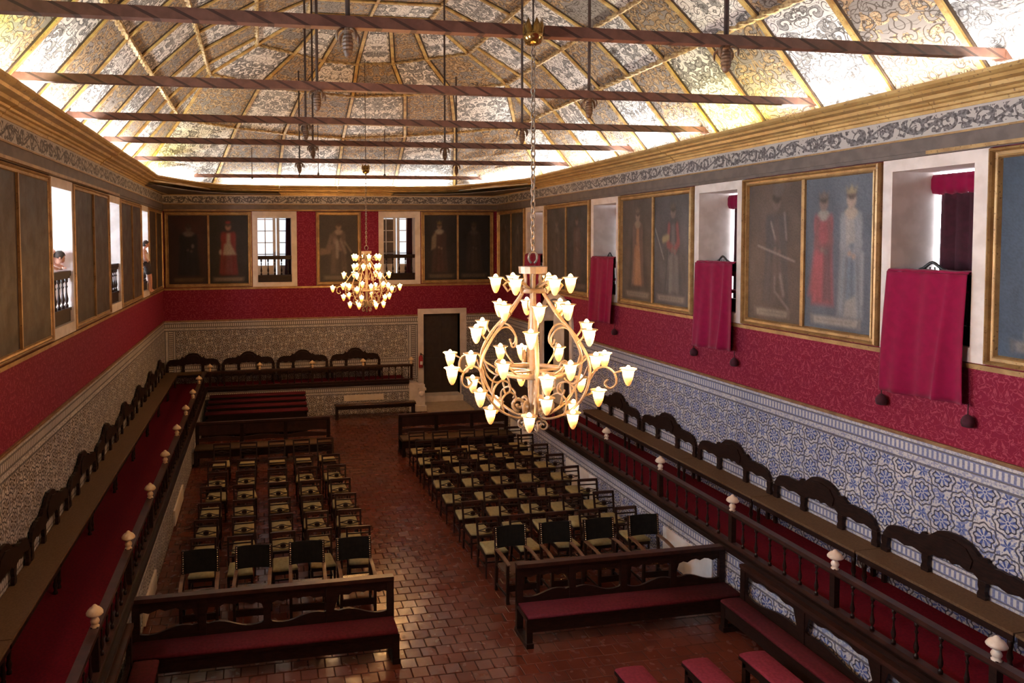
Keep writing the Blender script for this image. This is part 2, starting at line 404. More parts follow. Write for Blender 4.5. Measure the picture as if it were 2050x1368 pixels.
M['shade'] = m_shade(); M['bulb'] = m_emit('bulb_glow', (1.0, 0.55, 0.20), LAMP_GLOW*1.2)
M['paint'] = m_paint()
M['day_left'] = m_emit('daylight_pane_west', (0.70, 0.85, 1.0), DAY_LEFT)
M['day_right'] = m_emit('daylight_pane_east', (0.85, 0.90, 1.0), DAY_RIGHT)
M['day_back'] = m_emit('daylight_pane_north', (0.80, 0.90, 1.0), DAY_BACK)
M['black_wood'] = noisy('black_lacquer', (0.012, 0.011, 0.012), (0.02, 0.018, 0.018), 10, 0.3)
M['dark_door'] = noisy('dark_brown_door', (0.022, 0.013, 0.010), (0.032, 0.020, 0.015), 6, 0.5)
M['red_paint'] = noisy('red_enamel', (0.34, 0.02, 0.03), (0.28, 0.015, 0.022), 8, 0.3)
M['skin'] = noisy('skin', (0.62, 0.34, 0.25), (0.56, 0.29, 0.21), 6, 0.55)
M['hair'] = noisy('dark_brown_hair', (0.025, 0.016, 0.012), (0.045, 0.03, 0.022), 30, 0.5)
M['shirt'] = noisy('white_shirt', (0.75, 0.66, 0.64), (0.68, 0.58, 0.57), 12, 0.8)
M['navy'] = noisy('dark_cloth', (0.03, 0.022, 0.022), (0.045, 0.032, 0.03), 12, 0.8)
M['landing'] = noisy('pale_landing_stone', (0.42, 0.33, 0.23), (0.36, 0.28, 0.19), 8, 0.55)

# ---------------------------------------------------------------- the hall: floor, walls, dais
Z_SILL, Z_TOP = 4.35, 6.96             # window storey
Z_AZ = 3.20
DX = 1.42                              # side dais width
YB = 24.2                              # face of the dais at the end wall
Y0 = -0.5
floor = MB().box(-0.1, Y0, -0.30, W+0.1, D+0.1, -0.006).build('floor', M['grout'], kind='structure')
TS = 0.23
tile_me = {}
def tile_mesh(nm, s, h, bev, mat):
    b = MB(); i = s/2; k = i-bev
    b.add([(-i,-i,-h),(i,-i,-h),(i,i,-h),(-i,i,-h),(-i,-i,-bev*.6),(i,-i,-bev*.6),(i,i,-bev*.6),(-i,i,-bev*.6),(-k,-k,0),(k,-k,0),(k,k,0),(-k,k,0)],
          [(0,1,5,4),(1,2,6,5),(2,3,7,6),(3,0,4,7),(4,5,9,8),(5,6,10,9),(6,7,11,10),(7,4,8,11),(8,9,10,11)])
    return b, b.mesh(nm, mat)
tb, tme = tile_mesh('floor_tile', TS-0.005, 0.02, 0.008, M['floor'])
spots = []
j = 0; y = 7.2
while y < YB:
    x = DX - (0.115 if j % 2 else 0.0)
    while x < W-DX+0.1:
        spots.append((x+TS/2, y+TS/2)); x += TS
    y += TS; j += 1
def seen(x, y):                        # open floor in front of the benches and along the aisle comes first
    if 5.1 < x < 6.95 and y < 19: return y
    if y < 9.2: return y
    return y + 40
spots.sort(key=lambda p: seen(*p))
rest = MB()
for n, (x, y) in enumerate(spots):
    rx, ry = R.gauss(0, 0.014), R.gauss(0, 0.014); dz = R.uniform(-0.003, 0.001)
    if n < 295:
        o = bpy.data.objects.new('tile', tme); C.objects.link(o); o.parent = floor
        o.location = (x, y, dz); o.rotation_euler = (rx, ry, 0)
    else:
        rest.add([(x+a, y+b, dz+c+a*ry+b*rx) for a, b, c in tb.v], tb.f)
rest.build('distant_tiles', M['floor'], floor, kind='stuff')

WIN_R = [(-1.77, -0.28), (2.72, 4.22), (7.21, 8.71), (11.65, 13.15), (16.2, 17.75), (20.85, 22.5)]
WIN_L = [(3.2, 4.6), (7.65, 9.05), (12.11, 13.5), (16.58, 17.86), (20.93, 22.2)]
WIN_B = [(3.0, 4.53), (7.43, 8.95)]
TH_L, TH_R, TH_B = 0.55, 0.74, 0.5
def wall_with_holes(name, wins, to3, a0, a1, holes=()):
    """to3(a, d, z): along, depth outward, height. Boxes around the openings."""
    b = MB()
    def bx(A0, A1, z0, z1):
        p = [to3(a, d, z) for z in (z0, z1) for a, d in ((A0,0),(A1,0),(A1,1),(A0,1))]
        b.add(p, [(0,3,2,1),(4,5,6,7),(0,1,5,4),(1,2,6,5),(2,3,7,6),(3,0,4,7)])
    cur = a0
    for (h0, h1, hz) in holes:
        bx(cur, h0, 0, Z_SILL); bx(h0, h1, hz, Z_SILL); cur = h1
    bx(cur, a1, 0, Z_SILL)
    bx(a0, a1, Z_TOP, 11.6)
    cur = a0
    for w0, w1 in wins:
        if w1 < a0+0.01: continue
        if max(w0, a0) > cur: bx(cur, max(w0, a0), Z_SILL, Z_TOP)
        cur = w1
    if cur < a1: bx(cur, a1, Z_SILL, Z_TOP)
    return b.build(name, M['damask'], kind='structure')
ARCH = (19.02, 20.98)
wl = wall_with_holes('wall_left', WIN_L, lambda a, d, z: (-d*TH_L, a, z), Y0, D+0.5)
wr = wall_with_holes('wall_right', WIN_R, lambda a, d, z: (W+d*TH_R, a, z), Y0, D+0.5, [(ARCH[0], ARCH[1], 4.2)])
wb = wall_with_holes('wall_back', WIN_B, lambda a, d, z: (a, D+d*TH_B, z), 0, W, [(9.05, 10.42, 3.25)])
wf = MB().box(-1, Y0-0.3, 0, W+1, Y0, 4.3).box(-1, Y0-0.3, 4.3, 1.5, Y0, 11.6).box(4.9, Y0-0.3, 4.3, W+1, Y0, 11.6).box(1.5, Y0-0.3, 7.2, 4.9, Y0, 11.6).box(1.5, Y0-2.2, 4.3, 4.9, Y0-2.0, 7.2).build('wall_front', M['damask'], kind='structure')

# tiled dados
MB().box(0, Y0, 0, 0.02, D, Z_AZ).build('tile_dado', M['azulejo_lampcast'], wl)
MB().box(0.02, D-0.02, 0, 8.84, D, Z_AZ).box(10.66, D-0.02, 0, W-0.02, D, Z_AZ).build('tile_dado', M['azulejo_lampcast'], wb)
MB().box(W-0.012, Y0, 0, W, 18.84, Z_AZ).box(W-0.012, 21.2, 0, W, D, Z_AZ).build('tile_dado', M['azulejo'], wr)
b14, t14 = tile_mesh('wall_tile', 0.139, 0.010, 0.004, M['azulejo'])
rest = MB()
rt_m = Matrix.Rotation(-PI/2, 4, 'Y')
for i in range(int((18.8-6.3)/0.14)):
    for k in range(12):
        y = 6.3 + (i+0.5)*0.14; z = 1.52 + (k+0.5)*0.14
        e = Matrix.Rotation(R.gauss(0, 0.006), 4, 'Y') @ Matrix.Rotation(R.gauss(0, 0.006), 4, 'Z')
        if i < 25:
            o = bpy.data.objects.new('tile', t14); C.objects.link(o); o.parent = wr
            o.matrix_local = Matrix.Translation((W-0.014, y, z)) @ e @ rt_m
        else:
            mm = Matrix.Translation((W-0.014, y, z)) @ e @ rt_m
            rest.add([mm @ Vector(p) for p in b14.v], b14.f)
rest.build('distant_tiles', M['azulejo'], wr, kind='stuff')

# rails: gilded strip above the tiles and under the pictures
def moulding(name, segs, mat):
    b = MB()
    for s in segs: b.box(*s)
    return b.build(name, mat, kind='structure')
moulding('trim_1', [(0, Y0, 3.19, 0.035, D, 3.235), (0, Y0, 3.205, 0.045, D, 3.22)], M['gold_dim'])
moulding('trim_2', [(W-0.035, Y0, 3.19, W, 18.84, 3.235), (W-0.045, Y0, 3.205, W, 18.84, 3.22), (W-0.035, 21.2, 3.19, W, D, 3.235)], M['gold_dim'])
moulding('trim_3', [(0.05, D-0.035, 3.19, 8.84, D, 3.235), (10.66, D-0.035, 3.19, W-0.05, D, 3.235)], M['gold_dim'])
moulding('trim_4', [(0, Y0, 4.295, 0.05, D, 4.34), (0, Y0, 4.275, 0.03, D, 4.295)], M['gold'])
moulding('trim_5', [(W-0.05, Y0, 4.295, W, D, 4.34), (W-0.03, Y0, 4.275, W, D, 4.295)], M['gold'])
moulding('trim_6', [(0.05, D-0.05, 4.295, W-0.05, D, 4.34), (0.05, D-0.03, 4.275, W-0.05, D, 4.295)], M['gold'])
# architrave, painted frieze
moulding('trim_7', [(0, Y0, 7.02, 0.07, D, 7.20), (0, Y0, 6.965, 0.045, D, 7.02)], M['architrave'])
moulding('trim_8', [(W-0.07, Y0, 7.02, W, D, 7.20), (W-0.045, Y0, 6.965, W, D, 7.02)], M['architrave'])
moulding('trim_9', [(0.07, D-0.07, 7.02, W-0.07, D, 7.20), (0.045, D-0.045, 6.965, W-0.045, D, 7.02)], M['architrave'])
moulding('trim_10', [(0.075, D-0.10, 6.975, W-0.075, D-0.045, 7.02), (W-0.10, Y0, 6.975, W-0.045, 8.0, 7.02), (0.045, 4.0, 6.975, 0.10, 17.5, 7.02),
                     (0.07, Y0, 7.19, 0.09, D-0.09, 7.215), (W-0.09, Y0, 7.19, W-0.07, D-0.09, 7.215), (0.09, D-0.09, 7.19, W-0.09, D-0.07, 7.215)], M['gold'])
MB().box(0, Y0, 7.20, 0.05, D, 7.51).build('trim_11', M['frieze'], kind='structure')
MB().box(W-0.05, Y0, 7.20, W, D, 7.51).build('trim_12', M['frieze'], kind='structure')
MB().box(0.05, D-0.05, 7.20, W-0.05, D, 7.51).build('trim_13', M['frieze'], kind='structure')

# cornice: profile run along stations (wall point -> edge point); the corners are cut off as in the vault
PROF = [(0.10,7.50),(0.14,7.50),(0.16,7.54),(0.24,7.55),(0.26,7.585),(0.34,7.60),(0.37,7.625),(0.55,7.64),(0.58,7.685),(0.82,7.70),(0.86,7.735),(0.93,7.745),(1.0,7.775),(1.0,7.815),(0.94,7.825),(0.84,7.79),(0.80,7.735),(0.10,7.72),(0.10,7.5)]
half = [((0, Y0), (0.48, Y0))]
half += [((0, y), (0.48, y)) for y in (1.6, 3.7, 5.8, 7.9, 9.9, 11.9, 13.8, 15.7, 17.6, 19.5, 21.4)]
half += [((0, 24.1), (1.08, 22.85)), ((0, D), (1.68, 23.85)), ((1.5, D), (2.2, 24.55)), ((3.9, D), (3.95, 24.86)), ((5.94, D), (5.94, 24.93))]
corn = sroot('trim_14')
for mir in (0, 1):
    for i in range(len(half)-1):
        b = MB(); k = len(PROF); o1, o2 = R.uniform(-0.006, 0.006), R.uniform(-0.006, 0.006)
        vs = []
        for q in (i, i+1):
            (wx, wy), (ex, ey) = half[q]
            g = 0.004 if q == i else -0.004
            for (t, z) in PROF:
                x = wx + (ex-wx)*t + o1; y = wy + (ey-wy)*t + g*(1 if i < 11 else 0)
                if i >= 12: x += g
                vs.append(((W-x) if mir else x, y, z + o2))
        fs = [((j, j+1, k+j+1, k+j) if not mir else (j, k+j, k+j+1, j+1)) for j in range(k-1)]
        fs += [tuple(range(k-1)), tuple(range(2*k-2, k-1, -1))]
        b.add(vs, fs); b.build('cornice_board', M['cornice'], corn)
# dark soffit in the cut corners
for mir in (0, 1):
    P = [(0.05, 21.4), (0.05, D-0.05), (4.0, D-0.05), (3.95, 24.95), (2.2, 24.7), (1.5, 24.1), (0.95, 23.1), (0.4, 21.4)]
    P = [(W-x if mir else x, y) for x, y in P]
    MB().prism(P if mir else P[::-1], lambda u, v, w: (u, v, 7.52+w), 0.03).build('soffit_board', M['architrave'], corn)

# ---------------------------------------------------------------- the painted vault
ceil = sroot('ceiling')
cxm = W/2
ZL = [7.90, 9.25, 10.08, 10.75, 11.30]
XL = [0.06, 1.19, 2.09, 3.25, 4.45]
RIB = [-0.5, 0.87, 2.15, 3.43, 4.71, 5.99, 7.27, 8.55, 9.83, 11.11, 12.39, 13.67, 14.95, 16.23, 17.5, 18.85]
# rib end stations on every level: [.., level hip corner]
HIP = [21.0, 20.25, 18.5, 18.15, 17.3]
END = [  # (dx from the middle, Y) for the seven end ribs of each level
    [(5.88,21.0),(4.2,25.02),(2.05,25.28),(0.0,25.36)],
    [(4.75,20.25),(3.31,21.65),(1.9,22.55),(0.0,23.2)],
    [(3.85,18.5),(2.6,19.55),(1.45,20.3),(0.0,20.75)],
    [(2.69,18.15),(1.75,18.85),(0.95,19.45),(0.0,19.7)],
    [(1.49,17.3),(1.0,17.35),(0.5,17.4),(0.0,17.4)]]
def inward(p, q, r):
    return (q-p).cross(r-p).normalized()
def panel(quad, idx, mats):
    """quad: 4 points (lower a, lower b, upper b, upper a); a thin board with its own plank courses"""
    a, b, c, d = [Vector(p) for p in quad]
    n = (b-a).cross(d-a)
    if n.length < 1e-6: n = (c-b).cross(a-b)
    n.normalize()
    mid = (a+b+c+d)/4
    if n.dot(Vector((cxm, min(mid.y, 16), 6)) - mid) < 0: n = -n
    me = bpy.data.meshes.new('ceiling_panel'); vs = []; uvs = []; NU, NV = 2, 4
    um = (b-a).length; ut = (c-d).length; vl = ((d+c)/2-(a+b)/2).length
    for k in range(NV+1):
        t = k/NV; lo = a + (d-a)*t; hi = b + (c-b)*t; wd = um + (ut-um)*t
        for i in range(NU+1):
            s = i/NU; vs.append(lo + (hi-lo)*s); uvs.append(((s-0.5)*wd, t*vl))
    nb_ = len(vs)
    vs += [v - n*0.03 for v in vs]
    fs = []
    for k in range(NV):
        for i in range(NU):
            q = [k*(NU+1)+i, k*(NU+1)+i+1, (k+1)*(NU+1)+i+1, (k+1)*(NU+1)+i]
            fs.append(q); fs.append([x+nb_ for x in q[::-1]])
    me.from_pydata([tuple(v) for v in vs], [], fs)
    uvl = me.uv_layers.new(name='UVMap')
    for lp in me.loops: uvl.data[lp.index].uv = uvs[lp.vertex_index % nb_]
    me.materials.append(mats[idx % 2]); me.update()
    o = bpy.data.objects.new('ceiling_panel', me); C.objects.link(o); o.parent = ceil
pm = [M['panel_grey'], M['panel_gold']]
def P3(side, l, y): return (XL[l] if side == 0 else W-XL[l], y, ZL[l])
for side in (0, 1):
    for l in range(4):
        ys0 = RIB + [HIP[l]]; ys1 = RIB + [HIP[l+1]]
        if l >= 1: ys0 = RIB[:-1] + [HIP[l]]; ys1 = RIB[:-1] + [HIP[l+1]]
        if l == 1: ys0 = RIB + [HIP[1]]; ys1 = RIB[:-1] + [HIP[2], HIP[2]]
        if l == 3: ys0 = RIB[:-2] + [HIP[3]]; ys1 = RIB[:-2] + [HIP[4]]
        if l == 2: ys0 = RIB[:-1] + [HIP[2]]; ys1 = RIB[:-1] + [HIP[3]]
        for i in range(len(ys0)-1):
            panel([P3(side, l, ys0[i]), P3(side, l, ys0[i+1]), P3(side, l+1, ys1[i+1]), P3(side, l+1, ys1[i])], i+l+side, pm)
def PE(l, k):
    e = END[l][k if k <= 3 else 6-k]
    return (cxm - e[0] if k <= 3 else cxm + e[0], e[1], ZL[l])
for l in range(4):
    for k in range(6):
        panel([PE(l, k), PE(l, k+1), PE(l+1, k+1), PE(l+1, k)], k+l, pm)
# flat middle
ysf = RIB[:-2] + [17.3]
for i in range(len(ysf)-1):
    for h in (0, 1):
        xa = XL[4] if h == 0 else cxm; xb = cxm if h == 0 else W-XL[4]
        panel([(xa, ysf[i], 11.3), (xa, ysf[i+1], 11.3), (xb, ysf[i+1], 11.3), (xb, ysf[i], 11.3)], i+h, pm)
for l_pts in ([PE(0, k) for k in range(7)], [(XL[0], Y0, ZL[0]), (XL[0], 21.0, ZL[0])], [(W-XL[0], Y0, ZL[0]), (W-XL[0], 21.0, ZL[0])]):
    for (a, b_) in zip(l_pts[:-1], l_pts[1:]):
        b = MB(); dv = (Vector(b_)-Vector(a)); nv = Vector((-dv.y, dv.x, 0)).normalized()
        if nv.dot(Vector((cxm, 12, 0))-Vector(a)*1.0) > 0: nv = -nv
        b.add([tuple(Vector(p)+Vector((0,0,dz))+nv*o) for o in (0, 0.02) for p, dz in ((a,-.24),(b_,-.24),(b_,.02),(a,.02))], [(0,1,2,3),(7,6,5,4),(0,4,5,1),(1,5,6,2),(2,6,7,3),(3,7,4,0)])
        b.build('cove_board', M['plaster'], ceil)
# closing roof shell above, so that no sky leaks in
MB().box(-1.2, Y0-0.3, 11.6, W+1.5, D+0.6, 11.8).build('ceiling_deck', M['architrave'], ceil)
# gilded ribs
def rib(pts, w=0.068, h=0.05, name='rib', mat=None):
    b = MB()
    for i in range(len(pts)-1):
        a, c = Vector(pts[i]), Vector(pts[i+1])
        mid = (a+c)/2; nn = Vector((cxm-mid.x, (min(mid.y, 15)-mid.y), 5-mid.z)).normalized()
        d = (c-a).normalized(); sx = d.cross(nn).normalized(); nz = sx.cross(d)
        sg = 1 if nz.dot(nn) > 0 else -1
        b.cur = 0; b.obox(mid + nz*h*0.5*sg, (c-a)/2*1.004, sx*(w/2), nz*(h/2))
        b.cur = 1; b.obox(mid + nz*0.006*sg, (c-a)/2, sx*(w*0.95), nz*0.012)  # dark strip under the rib paints in its shadow edge
    return b.build(name, [mat or M['gold_rib'], M['rib_shadow']], ceil)
for side in (0, 1):
    for i, y in enumerate(RIB):
        pts = [P3(side, l, y) for l in range(5)]
        if y > 18.5: pts = [P3(side, 0, y), P3(side, 1, y), P3(side, 2, HIP[2])]
        elif y > 17.3: pts = pts[:4] + [P3(side, 4, HIP[4])] if False else pts[:4]
        rib(pts)
for k in range(7):
    rib([PE(l, k) for l in range(5)], 0.08)
for i, y in enumerate(ysf): rib([(XL[4], y, 11.3), (W-XL[4], y, 11.3)])
rib([(cxm, Y0, 11.3), (cxm, 17.4, 11.3)])
def rope(pts, r=0.06):
    P = []
    for i in range(len(pts)-1):
        a, c = Vector(pts[i]), Vector(pts[i+1]); n = max(2, int((c-a).length/0.07))
        P += [a + (c-a)*(k/n) for k in range(n)]
    P.append(Vector(pts[-1]))
    b = MB(); b.smooth = False
    for ph in (0, PI):
        Q = []
        for i, p in enumerate(P):
            t = (P[min(i+1, len(P)-1)] - P[max(i-1, 0)]).normalized()
            n1 = t.cross(Vector((0, 0, 1))).normalized(); n2 = t.cross(n1); a = i*0.85 + ph
            Q.append(p + Vector((0,0,-0.02)) + n1*math.cos(a)*r*0.5 + n2*math.sin(a)*r*0.5)
        b.tube(Q, r*0.72, 5)
    b.build('rope_moulding', M['rope'], ceil)
for l in range(1, 5):
    for side in (0, 1):
        rope([P3(side, l, Y0), P3(side, l, HIP[l])], 0.05)
    rope([PE(l, k) for k in range(7)], 0.042)

# ---------------------------------------------------------------- the dais round three sides
Z_D = 1.07
def dais(name, x0, y0, x1, y1, face, panels, carpet):
    d = sroot(name)
    MB().box(x0, y0, 0.0, x1, y1, Z_D-0.02).build('platform', M['wood_red'], d)
    return d
dl = sroot('dais_left'); dr = sroot('dais_right'); db = sroot('dais_back')
MB().box(0, Y0, 0, DX-0.02, D, Z_D-0.03).build('platform', M['wood_red'], dl)
MB().box(W-DX+0.02, Y0, 0, W, D, Z_D-0.03).build('platform', M['wood_red'], dr)
MB().box(DX-0.02, YB+0.02, 0, 8.26, D, Z_D-0.03).build('platform', M['wood_red'], db)
MB().box(DX-0.02, Y0, 0, DX, YB, 0.98).build('tile_face', M['azulejo_lampcast'], dl)
MB().box(W-DX, Y0, 0, W-DX+0.02, D, 0.98).build('tile_face', M['azulejo'], dr)
MB().box(DX, YB, 0, 8.26, YB+0.02, 0.98).build('tile_face', M['azulejo_lampcast'], db)
def lip(par, segs):
    for z0, z1, o in ((0.975, 1.03, 0.05), (1.03, 1.075, 0.09), (1.075, 1.12, 0.03)):
        b = MB()
        for s in segs(o): b.box(s[0], s[1], z0, s[2], s[3], z1)
        b.build('moulding', M['wood'], par)
lip(dl, lambda o: [(DX-0.10, Y0, DX+o, YB-o)])
lip(dr, lambda o: [(W-DX-o, Y0, W-DX+0.10, D)])
lip(db, lambda o: [(DX-0.1, YB-o, 8.26, YB+0.10)])
MB().box(0.05, Y0, Z_D-0.03, DX-0.10, D-0.05, Z_D).build('carpet', M['carpet'], dl)
MB().box(W-DX+0.10, Y0, Z_D-0.03, W-0.05, 18.8, Z_D).build('carpet', M['carpet'], dr)
MB().box(DX-0.10, YB+0.1, Z_D-0.03, 8.2, D-0.05, Z_D).build('carpet', M['carpet'], db)
for (y0, y1) in ((19.4, 20.9), (15.2, 16.85), (11.25, 12.5), (7.0, 8.4)):
    MB().box(DX, y0, 0.04, DX+0.035, y1, 0.36).build('plaster_panel', M['plaster_warm'], dl)
for (y0, y1) in ((10.4, 11.85), (14.5, 16.1), (18.5, 20.0)):
    b = MB().box(W-DX-0.03, y0, 0.06, W-DX, y1, 0.66); b.build('plaster_panel', M['plaster'], dr)
MB().box(6.0, YB-0.03, 0.46, 7.36, YB, 0.66).build('plaster_panel', M['plaster_warm'], db)
# stone end post and landing by the door
st = sroot('end_pier')
MB().box(8.26, YB-0.06, 0, 8.56, YB+0.3, 1.0).box(8.56, YB-0.02, 0, 8.82, YB+0.26, 0.92).build('pier', M['stone'], st)
MB().box(8.50, YB-0.10, 0, 8.86, YB+0.3, 0.2).box(8.58, YB-0.06, 0.72, 8.86, YB+0.26, 0.80).build('plinth', M['stone'], st)
b = MB(); b.lathe([(0.0,0),(0.10,0.0),(0.11,0.03),(0.06,0.06),(0.0,0.06)], (0,0,0), 12)
o = b.build('volute', M['stone'], st, (8.69, YB-0.02, 0.6)); o.rotation_euler.x = PI/2
ld = sroot('landing')
MB().box(8.86, 23.7, 0, W-DX, D, 0.10).build('slab', M['landing'], ld)
MB().box(9.0, D-0.35, 0.10, 10.45, D+0.5, 0.30).build('step', M['stone'], ld)

# ---------------------------------------------------------------- windows of the upper storey
wn = [0]
def window(side, a0, a1, o0, o1, zs=4.53, zt=6.8):
    """stone surround and reveal; side L/R/B; a = outer edges, o = opening"""
    wn[0] += 1; w = sroot('window_%d' % wn[0])
    th = {'L': TH_L, 'R': TH_R, 'B': TH_B}[side]
    def t3(a, d, z):
        return {'L': (-d, a, z), 'R': (W+d, a, z), 'B': (a, D+d, z)}[side]
    def bx(nm, A0, A1, z0, z1, d0=-0.03, d1=None, mat='stone'):
        p, q = t3(A0, d0, z0), t3(A1, d1 if d1 is not None else th, z1)
        MB().box(*[min(p[i], q[i]) for i in range(3)], *[max(p[i], q[i]) for i in range(3)]).build(nm, M[mat], w)
    bx('jamb', a0, o0, Z_SILL, Z_TOP); bx('jamb', o1, a1, Z_SILL, Z_TOP)
    bx('lintel', o0, o1, zt, Z_TOP); bx('sill', o0, o1, Z_SILL, zs)
    return w, t3, bx
def turned(h, r=0.03):
    p = [(0.9,0),(0.9,.10),(0.45,.12),(0.45,.16),(0.8,.20),(1.0,.30),(0.7,.40),(0.42,.52),(0.42,.66),(0.8,.72),(0.42,.76),(0.42,.84),(0.9,.88),(0.9,1.0)]
    return [(r*a, h*z) for a, z in p]
def window_rail(pt, a0, a1, n, dep, label, zs=4.53, zr=5.42):
    """pt(a, d): plan point. wooden balustrade standing in an opening"""
    c = Vector(pt((a0+a1)/2, dep) + (zs,))
    t = thing('window_balustrade', label, 'balustrade', c, group='balustrades in the window openings')
    def bx(nm, A0, A1, d0, d1, z0, z1, mat='wood'):
        p, q = Vector(pt(A0, d0)+(z0,))-c, Vector(pt(A1, d1)+(z1,))-c
        MB().box(*[min(p[i], q[i]) for i in range(3)], *[max(p[i], q[i]) for i in range(3)]).build(nm, M[mat], t)
    bx('rail', a0, a1, dep-0.05, dep+0.05, zr-0.09, zr); bx('rail_underside', a0, a1, dep-0.03, dep+0.03, zr-0.13, zr-0.09)
    bx('base_board', a0, a1, dep-0.03, dep+0.03, zs+0.005, zs+0.2); bx('base_rail', a0, a1, dep-0.05, dep+0.05, zs+0.2, zs+0.25)
    h = zr-0.13 - (zs+0.25)
    me = None
    for i in range(n):
        a = a0 + (a1-a0)*(i+0.5)/n; p = Vector(pt(a, dep)+(zs+0.25,))-c
        if me is None:
            b = sm(); b.lathe(turned(h, 0.034), (0,0,0), 8); me = b.mesh('baluster', M['wood'])
        o = bpy.data.objects.new('baluster', me); C.objects.link(o); o.parent = t; o.location = p
    return t

# left side: white passage flooded with daylight
pas = sroot('passage')
MB().box(-2.7, Y0, 4.2, -TH_L, D+0.5, 4.42).build('floor_slab', M['landing'], pas)
MB().box(-2.7, Y0, 7.2, -TH_L, D+0.5, 7.4).build('vault', M['plaster'], pas)
b = MB()
ys = [Y0, 2.9]
opn = [(0.2, 2.6), (2.9, 5.3), (5.6, 8.0), (8.3, 10.4), (13.2, 14.6), (17.9, 19.2), (22.4, 23.7)]   # unseen wide openings added to light the right wall, small lights beyond
cur = Y0
for o0, o1 in opn:
    zl = 4.6 if o1 < 11 else 5.3
    b.box(-2.7, cur, 4.42, -2.45, o0, 7.2); b.box(-2.7, o0, 4.42, -2.45, o1, zl); b.box(-2.7, o0, 6.9, -2.45, o1, 7.2); cur = o1
b.box(-2.7, cur, 4.42, -2.45, D+0.5, 7.2)
b.build('outer_wall', M['plaster'], pas)
MB().box(-2.7, D+0.5, 4.2, -TH_L, D+0.7, 7.4).box(-2.7, Y0-0.2, 4.2, -TH_L, Y0, 7.4).build('end_wall', M['plaster'], pas)
for o0, o1 in opn:
    zl = 4.6 if o1 < 11 else 5.3
    f = MB().box(-2.66, o0, zl, -2.64, o1, 6.9).build('pane', M['day_left'], pas)
    b = MB()
    for q in range(1, 3): b.box(-2.63, o0+(o1-o0)*q/3-0.02, 5.0, -2.60, o0+(o1-o0)*q/3+0.02, 6.9)
    for q in range(1, 4): b.box(-2.63, o0, 5.0+1.9*q/4-0.015, -2.60, o1, 5.0+1.9*q/4+0.015)
    b.build('muntin_grid', M['plaster'], pas, kind='stuff')
LN = ['window beyond the frame edge, nearest the viewer', 'nearest unseen window', 'with the boy leaning on it', 'in the middle left window, empty', 'behind the person in the far left window']
for (a0, a1), k in zip(WIN_L, range(5)):
    window('L', a0, a1, a0+0.09, a1-0.10)
    if k >= 2:
        window_rail(lambda a, d: (-d, a), a0+0.09, a1-0.10, 5, 0.06, 'dark turned window balustrade ' + LN[k])

